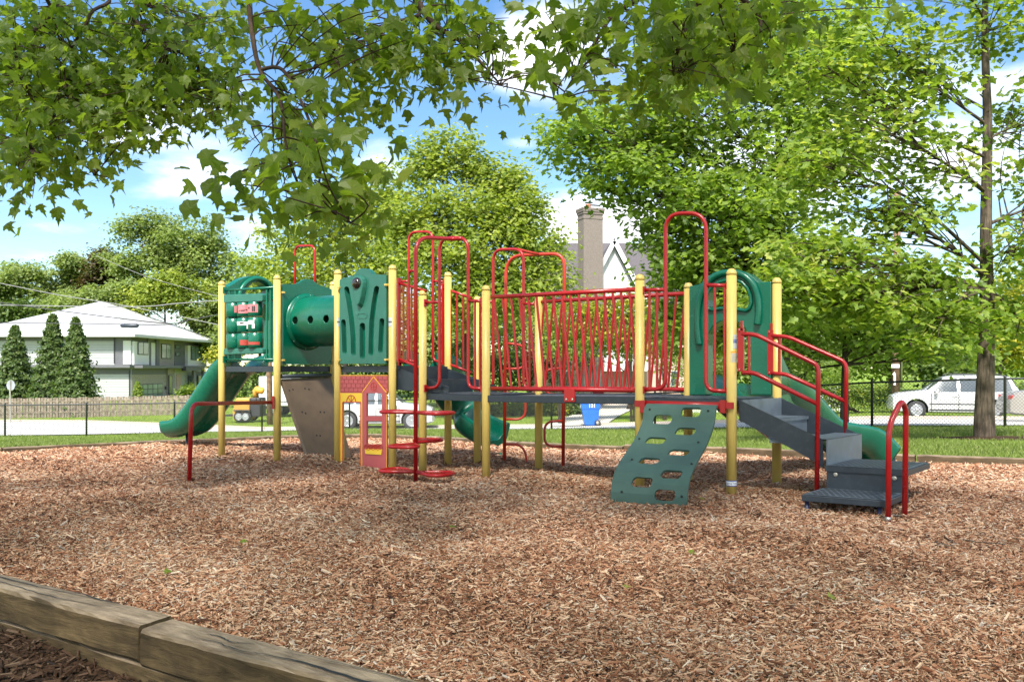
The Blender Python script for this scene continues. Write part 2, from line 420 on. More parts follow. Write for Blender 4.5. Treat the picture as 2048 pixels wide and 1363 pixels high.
# ---- grass
def grass_mat(name, c0, c1, c2):
    m = chip_mat(name, [(0, c0), (.5, c1), (1, c2)])
    nt = m.node_tree; N = nt.nodes; L = nt.links; b = N['Principled BSDF']; out = [n for n in N if n.type == 'OUTPUT_MATERIAL'][0]
    tr = N.new('ShaderNodeBsdfTranslucent'); L.new(b.inputs['Base Color'].links[0].from_socket, tr.inputs[0])
    mx = N.new('ShaderNodeMixShader'); mx.inputs[0].default_value = .35; L.new(b.outputs[0], mx.inputs[1]); L.new(tr.outputs[0], mx.inputs[2]); L.new(mx.outputs[0], out.inputs[0])
    b.inputs['Roughness'].default_value = .5
    return m
M_grass = grass_mat('grass_blades', (.10,.145,.025), (.17,.23,.045), (.29,.32,.12))
def blades(name, x, y, z, h, m):
    n = len(x); a = RNG.uniform(0, 2*np.pi, n); lean = RNG.normal(0, .35, (n, 2))*h[:, None]; w = h*RNG.uniform(.07, .13, n)
    dx, dy = np.cos(a)*w, np.sin(a)*w
    v = np.stack([np.stack([x-dx, y-dy, z-.01], -1), np.stack([x+dx, y+dy, z-.01], -1), np.stack([x+lean[:, 0]*.4+dx*.6, y+lean[:, 1]*.4+dy*.6, z+h*.6], -1), np.stack([x+lean[:, 0], y+lean[:, 1], z+h], -1)], 1).reshape(-1, 3)
    fs = (np.array([0,1,2,3])[None]+(np.arange(n)*4)[:, None]).reshape(-1)
    return fast_mesh(name, v, fs, np.full(n, 4), m, attrs={'tone': np.repeat(np.clip(RNG.normal(.5, .25, n), 0, 1), 4)})
gx, gy = [], []
for y0, y1, dens in ((10,14,900),(14,18,600),(18,23,300),(23,30,140),(30,36,70)):
    w = .64*y1+1; n = int(dens*(y1-y0)*2*w); yy = RNG.uniform(y0, y1, n); xx = RNG.uniform(-w, w, n)
    yfv = np.interp(colx(xx, yy), TC, T_YF)
    bare = ((xx-9.05)**2+(yy-16.4)**2 < RNG.uniform(.3, 1.5, n)) | ((xx-8.6)**2+(yy-22)**2 < RNG.uniform(.1, 1.2, n))
    ok = (yy > yb_of(xx)+.05) & (yy < yfv+.7) & (np.abs(xx) < .63*yy+1) & ~bare
    gx.append(xx[ok]); gy.append(yy[ok])
gx = np.concatenate(gx); gy = np.concatenate(gy)
gh = RNG.uniform(.03, .07, len(gx))*(1+.5*np.sin(gx*.9+gy*.6)*.5)*(1+gy/60)
tag(blades('lawn_grass', gx, gy, zterrain(gx, gy), gh, M_grass), kind='stuff')
n = 26000; c = RNG.uniform(-100, 2150, n); yo = RNG.uniform(.25, 16, n); yy = np.interp(c, TC, T_YR)+yo; xx = (c-CX)/F*yy
pc = colx(xx, yy); ok = ~((pc > 1085) & (pc < 1262))
tag(blades('verge_grass', xx[ok], yy[ok], zterrain(xx[ok], yy[ok]), RNG.uniform(.05, .12, ok.sum()), M_grass), kind='stuff')
# ------------------------------------------------------------ play structure (one bolted thing)
CS, CT = .94, 1.27
def inlay(o, q, m):                      # surface detail that stays inside its part's mesh
    me = o.data; k = len(me.materials); me.materials.append(m)
    bm = bmesh.new(); bm.from_mesh(me); vs = [bm.verts.new(v) for v in q.v]
    for f, sm in zip(q.f, q.s):
        try: fc_ = bm.faces.new([vs[i] for i in f]); fc_.material_index = k; fc_.smooth = sm
        except ValueError: pass
    bm.to_mesh(me); bm.free()
def post_at(px, top, c): 
    Y = c*F/(HY-top); return V(((px-CX)/F*Y, Y, 0))
A = post_at(443.5, 561.5, CT); B = post_at(554, 549.5, CT); C1 = post_at(666, 562.2, CT); C = post_at(675.5, 539, CT); D = post_at(785, 529.2, CT); Fp = post_at(896, 543.7, CT)
E = post_at(845.5, 580, CS); G = post_at(954.5, 591.7, CS); H = post_at(972, 570, CS); J = post_at(1279.5, 547.7, CS); K = post_at(1376.5, 564.9, CS); Lp = post_at(1463, 536.6, CS); Mp = post_at(1553.5, 554.6, CS)
A1 = A+C1-B; C2 = C+Fp-D; C2.x -= .03; I = G+H-E
PS = thing('playground_structure', 'red, green and yellow playground structure with slides, tunnel and bridge on the wood chips', 'playground', (0, 9.5, .0))
ND = lambda v: v.normalized()
vdir = ND((Lp-J)+(Mp-K)); udir = ND((K-J)+(Mp-Lp)); vL = ND(B-A)
R = .047
for P, c in ((A,CT),(A1,CT),(B,CT),(C1,CT),(C,CT),(D,CT),(Fp,CT),(C2,CT),(E,CS),(G,CS),(H,CS),(I,CS),(J,CS),(K,CS),(Lp,CS),(Mp,CS)):
    top = EZ+c
    base = float(zmulch(P.x, P.y))-.3
    m = MB().lathe((P.x, P.y, base), [(R, 0), (R, top-.06-base)], 24)
    po = m.build('post', M_yel, PS)
    cp = MB().lathe((P.x, P.y, top-.062), [(R+.002, 0), (R+.002, .018), (R*.95, .032), (R*.8, .046), (R*.5, .058), (.001, .062)], 24)
    cp.build('post_cap', M_yel, po)
    if P is Lp:
        def wrap(txt, z, size, ang, mt, r=R+.0035, rot=0):
            vs, fs = text_faces(txt, size)
            q = MB()
            for (x, y, zz) in [(0,0,0)]: pass
            if rot: vs = [(-y, x, zz) for x, y, zz in vs]
            q.add([(P.x+r*math.sin(ang+x/r), P.y-r*math.cos(ang+x/r), z+y) for x, y, zz in vs], fs)
            return q
        def band(z0, z1, a0, a1, r=R+.002):
            q = MB(); n = 24; vs = []
            for k in range(n+1):
                a = a0+(a1-a0)*k/n
                vs += [(P.x+r*math.sin(a), P.y-r*math.cos(a), z0), (P.x+r*math.sin(a), P.y-r*math.cos(a), z1)]
            return q.add(vs, [(2*k, 2*k+2, 2*k+3, 2*k+1) for k in range(n)], 0, True)
        view = math.atan2(-P.x, P.y)*1.0
        zb = EZ+(HY-965)/F*P.y
        bb = band(zb-.027, zb+.027, -math.pi, math.pi, R+.0015).build('maker_band', M_blue, po, fixn=False)
        band(zb-.019, zb+.019, -math.pi, math.pi, R+.0025).build('maker_band', M_white, po, fixn=False)
        wrap('GameTime', zb, .032, -.25, M_blue, R+.0035).build('band_lettering', M_blue, po, fixn=False)
        a0 = .45; z1 = EZ+(HY-669)/F*P.y; z0 = EZ+(HY-697)/F*P.y
        q = band(z0, z1, a0-.42, a0+.62); q.build('age_sticker', mat('sticker_grey', (.5,.5,.52), .4), po, fixn=False)
        band(z0+.055, z0+.085, a0-.40, a0+.6, R+.003).build('age_sticker', M_blue, po, fixn=False)
        wrap('5-12', z0+.07, .028, a0+.08, M_white, R+.0042).build('age_sticker_lettering', M_white, po, fixn=False)
        z1 = EZ+(HY-706)/F*P.y; z0 = EZ+(HY-724)/F*P.y
        band(z0, z1, a0-.85, a0+.62).build('warning_sticker', mat('sticker_cream', (.55,.5,.4), .5), po, fixn=False)
        band(z1, z1+.02, a0-.85, a0+.62).build('warning_sticker', M_orange, po, fixn=False)
        for k in range(6):
            band(z0+.012+.012*k, z0+.016+.012*k, a0-.7, a0+.5-(.2 if k == 0 else 0), R+.003).build('warning_sticker_print', mat('sticker_print', (.3,.27,.22), .6) if k == 0 else MATS['sticker_print'], po, fixn=False)
    if P in (C, D):
        ang = -.25 if P is C else .0
        zc = EZ+(HY-644)/F*P.y
        q = MB(); n = 16; vs = []; r = R+.002
        hw, hh = (.03, .055) if P is D else (.028, .06)
        a_ = -.55 if P is D else .55
        for k in range(n+1):
            a = a_+(k/n-.5)*2*hw/r; h_ = hh*(math.sqrt(max(0, 1-(2*k/n-1)**2)) if P is C else 1)
            vs += [(P.x+r*math.sin(a), P.y-r*math.cos(a), zc-h_), (P.x+r*math.sin(a), P.y-r*math.cos(a), zc+h_)]
        q.add(vs, [(2*k, 2*k+2, 2*k+3, 2*k+1) for k in range(n)], 0, True); q.build('maker_sticker', MATS.get('sticker_grey') or mat('sticker_grey', (.5,.5,.52), .4), po, fixn=False)
        vs, fs = text_faces('IPEMA', .022, .001); r2 = R+.0035
        MB().add([(P.x+r2*math.sin(a_+x/r2), P.y-r2*math.cos(a_+x/r2), zc+y) for x, y, z in vs], fs).build('maker_sticker_lettering', M_ink, po, fixn=False)
# decks
def deck(name, ps, z, th, holes=True, m=M_dark):
    c = sum((p for p in ps), V((0,0,0)))/len(ps); q = MB(); n = len(ps)
    pp = [p+(c-p)*.035 for p in ps]
    q.add([(p.x, p.y, z-th) for p in pp]+[(p.x, p.y, z) for p in pp], [tuple(range(n))[::-1], tuple(range(n, 2*n))]+[(i, (i+1) % n, (i+1) % n+n, i+n) for i in range(n)])
    d = q.build(name, m, PS, bevel=.004)
    q = MB()
    for i in range(n):
        a, b = pp[i], pp[(i+1) % n]; nn = V((b.y-a.y, a.x-b.x, 0)).normalized()
        for t in (.08, .24, .28, .68, .72, .9):
            q.lathe(a.lerp(b, t)+V((0,0,z-th*.55))-nn*.003, [(.007, 0), (.007, .005)], 8, axis=nn)
    inlay(d, q, M_hole)
    # perforated tread on top
    q = MB()
    e1 = (pp[1]-pp[0]); e2 = (pp[-1]-pp[0])
    q.add([(pp[0]+e1*s+e2*t+V((0,0,z+.004))) for s, t in ((.03,.03),(.97,.03),(.97,.97),(.03,.97))], [(0,1,2,3)])
    k = 9
    inlay(d, q, M_tread)
    q = MB()
    for i_ in range(11):
        for j_ in range(16):
            o_ = pp[0]+e1*(.07+.08*i_+(.04 if j_ % 2 else 0))+e2*(.06+.056*j_)+V((0,0,z+.0065))
            a_, b_ = e1*.03, e2*.011
            q.add([o_-a_-b_, o_+a_-b_, o_+a_+b_, o_-a_+b_], [(0,1,2,3)])
    inlay(d, q, M_hole)
    return d
deck('deck', [A, B, C1, A1], 1.24, .078)
deck('deck', [C, D, Fp, C2], 1.24, .078)
deck('deck', [E, H, I, G], .912, .075)
deck('deck', [J, Lp, Mp, K], .915, .06)
# ---- red clamps
def clamp(q, P, Q, z0, z1, side):
    d = ND(V((Q-P).xy.to_3d())); n_ = V((d.y, -d.x, 0))
    c = P+d*(R+.012); q.box((c.x, c.y, (z0+z1)/2), (.02, .05, z1-z0), math.atan2(d.y, d.x))
# ---- bridge
zt_ = .918
br = MB()
hh = H.lerp(J, .02); jj = H.lerp(J, .98); ii = I.lerp(K, .02); kk = I.lerp(K, .98)
bz0, bz1 = .908, .928
q = MB()
for a, b in ((hh, jj), (ii, kk)):
    q.beam(V((a.x, a.y, bz0-.036)), V((b.x, b.y, bz1-.036)), .05, .075)
bridge = q.build('bridge', M_dark, PS, bevel=.005)
q = MB()
for k in range(9):
    t0, t1 = k/9+.004, (k+1)/9-.004
    p = [hh.lerp(jj, t0), hh.lerp(jj, t1), ii.lerp(kk, t1), ii.lerp(kk, t0)]
    z0 = bz0+(bz1-bz0)*t0-.012; z1 = bz0+(bz1-bz0)*t1-.012
    q.add([(p[0].x, p[0].y, z0), (p[1].x, p[1].y, z1), (p[2].x, p[2].y, z1), (p[3].x, p[3].y, z0)], [(0,1,2,3)])
    q.add([(p[0].x, p[0].y, z0-.03), (p[1].x, p[1].y, z1-.03), (p[2].x, p[2].y, z1-.03), (p[3].x, p[3].y, z0-.03)], [(3,2,1,0)])
q.build('bridge_planks', M_tread, bridge, fixn=False)
def bridge_rail(P, Q, tl, tr, bl, brr, tops, shift, plate_px, front):
    q = MB()
    o = .0
    q.tube([on(P, Q, *tl), on(P, Q, *tr)], .023, 12)
    q.tube([on(P, Q, *bl), on(P, Q, *brr)], .023, 12)
    for k, x in enumerate(tops):
        t = (x-tl[0])/(tr[0]-tl[0]); yt = tl[1]+(tr[1]-tl[1])*t
        xb = x+shift; tb = (xb-bl[0])/(brr[0]-bl[0]); yb = bl[1]+(brr[1]-bl[1])*tb
        q.tube([on(P, Q, x, yt), on(P, Q, xb, yb)], .0135, 8, caps=False)
    r = q.build('bridge_rail', M_red, PS)
    x0, x1, y0, y1 = plate_px
    q = MB(); off = .032 if front else -.032
    a, b = on(P, Q, x0, y0, off), on(P, Q, x1, y0, off); c_, d_ = on(P, Q, x1, y1, off), on(P, Q, x0, y1, off)
    n_ = V(((Q-P).y, -(Q-P).x, 0)).normalized()*.012
    q.add([a-n_, b-n_, c_-n_, d_-n_, a+n_, b+n_, c_+n_, d_+n_], [(0,1,2,3),(7,6,5,4),(0,4,5,1),(1,5,6,2),(2,6,7,3),(3,7,4,0)])
    pl = q.build('rail_bracket', M_red, r, bevel=.004)
    if front:
        q = MB()
        for bx in (x0+4.2, x1-4.6): q.lathe(on(P, Q, bx, y1-5, off+.010), [(.013, 0), (.013, .004), (.008, .009)], 12, axis=n_)
        inlay(r, q, M_zinc)
bridge_rail(H, J, (983, 594), (1271, 578.5), (983, 776.5), (1271, 780), [988+16.9*k for k in range(17)], 18, (1132.5, 1153.5, 777, 803), True)
bridge_rail(I, K, (1074, 604), (1374, 586.5), (1072, 775), (1374, 778.5), [1089+17.6*k for k in range(17)], -17, (1184, 1205, 777, 792), False)
# ---- arch guards: arch tube with feet running to the posts, short top bars and balusters
def arch_guard(P, Q, xl, xr, ytop, yl_foot, yr_foot, barsL, barsR, ybarL, ybarR, px0, px1, name='arch_guard', r=.019, rad=.16):
    q = MB()
    pts = [on(P, Q, px0, yl_foot), on(P, Q, xl, yl_foot-2), on(P, Q, xl, ytop), on(P, Q, xr, ytop-1), on(P, Q, xr, yr_foot-2), on(P, Q, px1, yr_foot)]
    q.tube(fillet(pts, rad, 8), r, 12)
    if ybarL: q.tube([on(P, Q, px0, ybarL), on(P, Q, xl, ybarL-1)], r*.95, 10)
    if ybarR: q.tube([on(P, Q, xr, ybarR-1), on(P, Q, px1, ybarR)], r*.95, 10)
    for x in barsL: q.tube([on(P, Q, x, ybarL), on(P, Q, x, yl_foot-1)], .013, 8, caps=False)
    for x in barsR: q.tube([on(P, Q, x, ybarR), on(P, Q, x, yr_foot-1)], .013, 8, caps=False)
    for px, ys, Pq in ((px0, (ybarL, yl_foot), 1), (px1, (ybarR, yr_foot), -1)):
        for y in ys:
            if not y: continue
            a = on(P, Q, px+2*Pq*0, y+7); b = on(P, Q, px, y-7)
            d = ND(V(((Q-P).x, (Q-P).y, 0)))
            c = (a+b)/2-d*.006*Pq
            q.box(c, (.016, .055, abs(a.z-b.z)), math.atan2(d.y, d.x))
    return q.build(name, M_red, PS)
arch_guard(E, H, 879, 936.5, 476, 776, 777, [], [950, 960], 605, 602, 852.5, 964)
arch_guard(J, Lp, 1331, 1412, 427, 779, 782, [1299, 1314], [1429.5, 1449], 580, 571, 1290, 1454, r=.02, rad=.17)
arch_guard(G, I, 986.5, 1047, 499, 776, 777, [], [1059], 604, 608, 963, 1071, rad=.15)
arch_guard(C2, Fp, 817.5, 866, 464, 724, 724, [], [], 563, 563, 800, 889, rad=.13, r=.017)
# arch over the back left deck edge (behind the tunnel)
q = MB(); q.tube(fillet([on(A1, C1, 590, 700), on(A1, C1, 590, 492), on(A1, C1, 630, 491), on(A1, C1, 630, 700)], .12, 8), .017, 12); q.build('arch_guard', M_red, PS)
# stair side rails between the upper and lower decks
def stair_rail(P, Q, tl, tr, bl, brr, bars, name='stair_guard'):
    q = MB()
    q.tube([on(P, Q, *tl), on(P, Q, *tr)], .017, 10); q.tube([on(P, Q, *bl), on(P, Q, *brr)], .017, 10)
    for x in bars:
        t = (x-tl[0])/(tr[0]-tl[0]); u = (x-bl[0])/(brr[0]-bl[0])
        q.tube([on(P, Q, x, tl[1]+(tr[1]-tl[1])*t), on(P, Q, x, bl[1]+(brr[1]-bl[1])*u)], .013, 8, caps=False)
    a, b = on(P, Q, tl[0]-1.5, tl[1]-10), on(P, Q, bl[0]-1.5, bl[1]+5)
    d = ND(V(((Q-P).x, (Q-P).y, 0)))
    q.box((a+b)/2, (.025, .05, abs(a.z-b.z)), math.atan2(d.y, d.x))
    return q.build(name, M_red, PS)
D2 = V((D.x, D.y, 0)); 
stair_rail(D, E, (799, 566), (853, 582), (799, 718), (850, 739), [807, 815, 823, 845])
stair_rail(Fp, G, (888, 576), (943, 596), (888, 724), (943, 745), [901.5, 914, 926.5, 938])
# steps between decks 2 and 3
q = MB()
w0, w1 = D+(E-D)*.15, Fp+(G-Fp)*.15
for (P_, Q_) in ((D.lerp(Fp, .07), E.lerp(G, .07)), (D.lerp(Fp, .93), E.lerp(G, .93))):
    d = ND(Q_-P_); n_ = V((d.y, -d.x, 0))*.006
    a, b = P_-d*.05, Q_+d*.32
    vs = [V((a.x, a.y, 1.24)), V((b.x, b.y, .99)), V((b.x, b.y, .92)), V((a.x, a.y, .95))]
    q.add([v-n_ for v in vs]+[v+n_ for v in vs], [(0,1,2,3),(7,6,5,4),(0,4,5,1),(1,5,6,2),(2,6,7,3),(3,7,4,0)])
st = q.build('deck_steps', M_dark, PS)
q = MB(); 
a, b = D.lerp(Fp, .08), D.lerp(Fp, .92); c_, d_ = E.lerp(G, .08), E.lerp(G, .92)
def rise(q, p0, p1, z0, z1, th=.012):
    d = ND(p1-p0); n_ = V((d.y, -d.x, 0))*th/2
    q.add([V((p0.x, p0.y, z0))-n_, V((p1.x, p1.y, z0))-n_, V((p1.x, p1.y, z1))-n_, V((p0.x, p0.y, z1))-n_, V((p0.x, p0.y, z0))+n_, V((p1.x, p1.y, z0))+n_, V((p1.x, p1.y, z1))+n_, V((p0.x, p0.y, z1))+n_], [(0,1,2,3),(7,6,5,4),(0,4,5,1),(1,5,6,2),(2,6,7,3),(3,7,4,0)])
rise(q, a.lerp(c_, .12), b.lerp(d_, .12), 1.08, 1.235); rise(q, a.lerp(c_, .95), b.lerp(d_, .95), .915, 1.075)
q.add([V((p.x, p.y, 1.076)) for p in (a.lerp(c_, .12), a.lerp(c_, .96), b.lerp(d_, .96), b.lerp(d_, .12))], [(0,1,2,3)])
q.build('step', M_dark, st, fixn=False)
# ---- pod climber
pp = V((-1.062, 9.37, 0))
q = MB()
mid = on(E, H, 905, 478)
tp = V((pp.x, pp.y, EZ+(HY-474)/F*pp.y))
q.tube(fillet([V((pp.x, pp.y, -.3)), tp, mid, on(E, H, 925, 476.5)], .2, 10), .023, 14)
hd = V((-.06, .02, 0))
zA, zB = EZ+(HY-541)/F*pp.y, EZ+(HY-722)/F*pp.y
q.tube(fillet([V((pp.x, pp.y, zA)), V((pp.x-.078, pp.y+.02, zA)), V((pp.x-.078, pp.y+.02, zB)), V((pp.x, pp.y, zB))], .06, 6), .014, 10)
pod = q.build('pod_climber', M_red, PS)
def podring(ang, z, size=.43):
    d = V((math.cos(ang), math.sin(ang), 0)); s_ = V((-d.y, d.x, 0))
    shape = [(.02,0),(.10,.045),(.24,.135),(.36,.165),(.43,.12),(.45,0),(.43,-.12),(.36,-.165),(.24,-.135),(.10,-.045)]
    base = V((pp.x, pp.y, z))
    ring = smooth_path([base+d*(a*size/.45)+s_*(b*size/.45) for a, b in shape+[shape[0]]], 5)[:-1]
    q = MB(); q.tube(ring, .019, 10, closed=True)
    for a in (.12, .165, .21, .255, .30, .345, .39, .425):
        w = np.interp(a, [.02,.10,.24,.36,.43,.45], [0,.045,.135,.165,.12,0])
        q.beam(base+d*(a*size/.45)+s_*w*size/.45, base+d*(a*size/.45)-s_*w*size/.45, .024, .012)
    for o_ in (-.06, .06): q.beam(base+d*(.2*size/.45)+s_*o_, base+d*(.41*size/.45)+s_*o_, .02, .012)
    q.beam(base+d*.03, base+d*(.44*size/.45), .022, .014)
    q.build('step_pod', M_red, pod)
av = math.atan2(vdir.y, vdir.x)
podring(av, EZ+(HY-824)/F*pp.y, .45); podring(av+math.pi, EZ+(HY-824)/F*pp.y, .42)
podring(av+1.8, EZ+(HY-884)/F*pp.y, .43); podring(av-1.3, EZ+(HY-887)/F*pp.y, .43)
podring(av, EZ+(HY-943)/F*pp.y, .45); podring(av+math.pi, EZ+(HY-943)/F*pp.y, .43)
# ---- loop climber behind the lower deck
q = MB()
YA, YB = 11.05, 10.6
def pa(px, py, Y): return at(px, py, Y)
mid = at(1078, 508.5, 10.75)
q.tube(fillet([at(1008.5, 960, YA), at(1012, 512, YA), mid, at(1129, 507, YB), at(1126, 965, YB)], .26, 10), .022, 12)
q.tube([on(G, I, 1037, 499), at(1052, 503, 10.7), mid], .019, 10)
for y0, y1, bx in ((686, 737, 1051), (785, 838, 1051)):
    q.tube(fillet([at(1011, y0, YA), at(bx, y0+4, YA), at(bx, y1, YA), at(1011, y1, YA)], .16, 8), .016, 10)
q.tube(fillet([at(1010, 888, YA), at(1042, 888, YA), at(1056, 915, YA), at(1040, 945, YA)], .14, 8), .016, 10)
for y0, y1, bx in ((736, 789, 1089), (841, 893, 1089)):
    q.tube(fillet([at(1126, y0, YB), at(bx, y0+2, YB), at(bx, y1-2, YB), at(1125, y1, YB)], .16, 8), .016, 10)
q.build('loop_climber', M_red2, PS)
# ---- bent red balance rail at the left
q = MB()
b0 = on(A, B, 549.5, 804); b0 = V((B.x-.055, B.y-.05, EZ-(804-HY)/F*B.y))
Yr = 9.35
q.tube(fillet([b0, at(383, 807, Yr), at(378, 985, Yr)], .14, 10), .0235, 14)
q.box((B.x-.04, B.y-.055, b0.z), (.035, .06, .17), .3)
q.build('hand_rail', M_red, PS)
# ---- panels on decks 1 and 2
def wall_panel(P, Q, outer, holes, th, m, name, parent=PS, off=0.0, bevel=.008):
    fr = lambda p: on(P, Q, p[0], p[1], off+th/2)
    bk = lambda p: on(P, Q, p[0], p[1], off-th/2) if False else on(P, Q, p[0], p[1], off+th/2)-V(((Q-P).y, -(Q-P).x, 0)).normalized()*th
    return MB().plate(outer, holes, fr, bk, 0).build(name, m, parent, bevel=bevel)
tp_ = wall_panel(B, C1, [(564,568),(588,568),(594,567),(599,563.5),(604,560),(610,558),(617,558),(623,560),(628,564),(632,568),(640,571),(655,576),(661,578.5),(661,728),(564,728)], [], .05, M_grn, 'tunnel_entry_panel')
# tunnel
M1 = (B+C1)/2; M2 = (C+C2)/2
ax = ND(V((M2.x-M1.x, M2.y-M1.y, 0))); 
cz = EZ+(HY-641.5)/F*11.62; c0 = V((M1.x, M1.y, cz))-V((0,0,0)); Ln = (M2-M1).length
def tun(q, r, s0, s1, n=48, caps=False):
    e1 = V((-ax.y, ax.x, 0)); vs = []
    st_ = [s0, s1]
    for s_ in st_:
        for j in range(n):
            a = 2*math.pi*j/n; vs.append(c0+ax*s_+e1*(r*math.cos(a))+V((0,0,r*math.sin(a))))
    q.add(vs, [(j, (j+1) % n, n+(j+1) % n, n+j) for j in range(n)], 0, True)
q = MB(); rt = .345
e1 = V((-ax.y, ax.x, 0))
# wall of the tube as a grid with porthole gaps
nth, ns = 220, 150; vs = []; fs = []
ports = [0.14, 0.40, 0.66]
for i_ in range(ns+1):
    for j_ in range(nth):
        a = 2*math.pi*j_/nth; vs.append(c0+ax*(Ln*i_/ns)+e1*(rt*math.cos(a))+V((0,0,rt*math.sin(a))))
pang = math.pi*1.0
for i_ in range(ns):
    for j_ in range(nth):
        a = 2*math.pi*(j_+.5)/nth; s_ = Ln*(i_+.5)/ns
        hole = False
        for p_ in ports:
            for pg in (0.0, math.pi):
                da = (a-pg+math.pi) % (2*math.pi)-math.pi
                if (da*rt)**2+(s_-p_*Ln)**2 < .052**2: hole = True
        if not hole: fs.append((i_*nth+j_, i_*nth+(j_+1) % nth, (i_+1)*nth+(j_+1) % nth, (i_+1)*nth+j_))
q.add(vs, fs, 0, True)
tn = q.build('tunnel', M_grn, PS)
so = tn.modifiers.new('wall', 'SOLIDIFY'); so.thickness = .012
for s_ in (0.026, Ln-.03):
    q = MB(); n = 48
    prof = [(rt-.01, 0), (rt+.045, 0), (rt+.05, .012), (rt+.02, .02), (rt+.004, .04)]
    vs = []
    for r_, h_ in prof:
        for j in range(n):
            a = 2*math.pi*j/n; vs.append(c0+ax*(s_+(h_ if s_ < .1 else -h_))+e1*(r_*math.cos(a))+V((0,0,r_*math.sin(a))))
    q.add(vs, [(i_*n+j, i_*n+(j+1) % n, (i_+1)*n+(j+1) % n, (i_+1)*n+j) for i_ in range(4) for j in range(n)], 0, True)
    fl = q.build('flange', M_grn, tn)
    q = MB()
    for k in range(10):
        a = 2*math.pi*k/10+.2; q.lathe(c0+ax*(s_+(.012 if s_ < .1 else -.012))+e1*((rt+.032)*math.cos(a))+V((0,0,(rt+.032)*math.sin(a))), [(.008, 0), (.006, .006)], 8, axis=ax)
    inlay(fl, q, M_zinc)
wall_panel(C2, C, [(684,560),(730,552),(789,556),(789,728),(684,728)], [], .03, M_grn, 'tunnel_exit_panel') if False else None
# bubble panel C-D
outer = [(684,560.5),(687,558),(705,553),(712,551.5),(715,547),(719,542),(724,538.5),(730,537),(737,537.5),(742,540),(746,544.5),(749,548.5),(756,549),(777,550),(777,727),(684,727)]
def slot(pts, w):
    # rounded slot around a centre line, narrow at its own ends
    L_, R_ = [], []
    for i_, (x, y) in enumerate(pts):
        a = pts[max(0, i_-1)]; b = pts[min(len(pts)-1, i_+1)]; dx, dy = b[0]-a[0], b[1]-a[1]; l = math.hypot(dx, dy)
        L_.append((x-dy/l*w, y+dx/l*w)); R_.append((x+dy/l*w, y-dx/l*w))
    def cap(c, dx, dy, w):
        l = math.hypot(dx, dy); dx /= l; dy /= l; out = []
        for k in range(1, 5):
            a = -math.pi/2+math.pi*k/5; out.append((c[0]+w*(dx*math.cos(a)-dy*math.sin(a)), c[1]+w*(dy*math.cos(a)+dx*math.sin(a))))
        return out
    e = cap(pts[-1], pts[-1][0]-pts[-2][0], pts[-1][1]-pts[-2][1], w); s0 = cap(pts[0], pts[0][0]-pts[1][0], pts[0][1]-pts[1][1], w)
    return R_+e+L_[::-1]+s0
slots = [slot([(698,578),(703,605),(708,640),(711,675),(711.5,706)], 5), slot([(691.5,643),(693,670),(694,703)], 4.6), slot([(729.5,651),(729.5,680),(729.5,712)], 5.6),
         slot([(758,577),(753,605),(748.5,640),(747,675),(746.5,706)], 5), slot([(768.5,641),(767,670),(765.5,701)], 4.8)]
pn = wall_panel(C, D, outer, slots, .085, M_grn3, 'bubble_panel', bevel=.012, off=.0)
wall_panel(C, D, [(686,570),(776,570),(776,722),(686,722)], [roundrect(753.5,588,757.5,655,1.5), roundrect(730.5,668,733,706,1)], .012, M_grn, 'recess_back', pn, off=-.03, bevel=0)
q = MB()
tear = [(712,570),(712.5,562),(716,555),(721,551.5),(727,550.5),(733,553),(737,558),(739,566),(738.5,576),(735,596),(731,611),(727.5,617),(724,614),(720,600)]
q.plate(tear, [], lambda p: on(C, D, 725+(p[0]-725)*.82, 570+(p[1]-570)*.86, .105), lambda p: on(C, D, p[0], p[1], .042))
q.build('bubble_boss', M_grn3, pn, bevel=.01)
q = MB(); bc = on(C, D, 725, 567.5, .1); nrm_ = V(((D-C).y, -(D-C).x, 0)).normalized()
q.lathe(bc, [(.072, 0), (.070, .012), (.058, .032), (.034, .048), (.001, .055)], 24, axis=nrm_); q.build('bubble_window', M_bubble, pn)
q = MB(); q.plate(roundrect(718.5,625.5,739,637,5), [roundrect(720.5,627.5,737,635,3.5)], lambda p: on(C, D, p[0], p[1], .048), lambda p: on(C, D, p[0], p[1], .04)); q.build('maker_plate', M_grn3, pn)
q = MB()
for px, py in ((683.5,575),(683.5,720),(777.5,570),(777.5,719)): q = MB(); q.box(on(C, D, px, py, .04), (.04, .05, .025), math.atan2(vL.y, vL.x)); q.build('panel_clip', M_yel, pn, bevel=.004)
for px, py in ((563,585),(563,720),(662,722)): q = MB(); q.box(on(B, C1, px, py, .03), (.04, .05, .025), .8); q.build('panel_clip', M_yel, tp_, bevel=.004)
pass
# ---- playhouse panel under deck 2
hp = wall_panel(C, D, [(682,750),(777,750),(777,786),(682,786)], [], .022, M_pink, 'playhouse_panel', off=.0, bevel=0)
wall_panel(C, D, [(682,785.5),(728,785.5),(728,938),(723.5,938),(723.5,804),(687.5,804),(687.5,936),(682,936)], [], .026, M_yel2, 'house_wall', hp, off=.004, bevel=0)
wall_panel(C, D, [(727,783.5),(750,752.5),(776,785),(775,785),(775,938),(727,938)], [[(735.5,785.5),(766,785.5),(766,831.5),(735.5,831.5)], [(735.5,841),(766,841),(766,888),(735.5,888)]], .03, M_pink, 'house_tower', hp, off=.008, bevel=0)
q = MB()
def line(q, pts, w, off, closed=False):
    pr = list(zip(pts[:-1], pts[1:]))+([(pts[-1], pts[0])] if closed else [])
    for a, b in pr: q.beam(on(C, D, a[0], a[1], off), on(C, D, b[0], b[1], off), w, .006, up=nrm_) if True else None
for y in (758, 766, 774.5, 783): line(q, [(682.5, y), (776.5, y+.4)], .006, .0115)
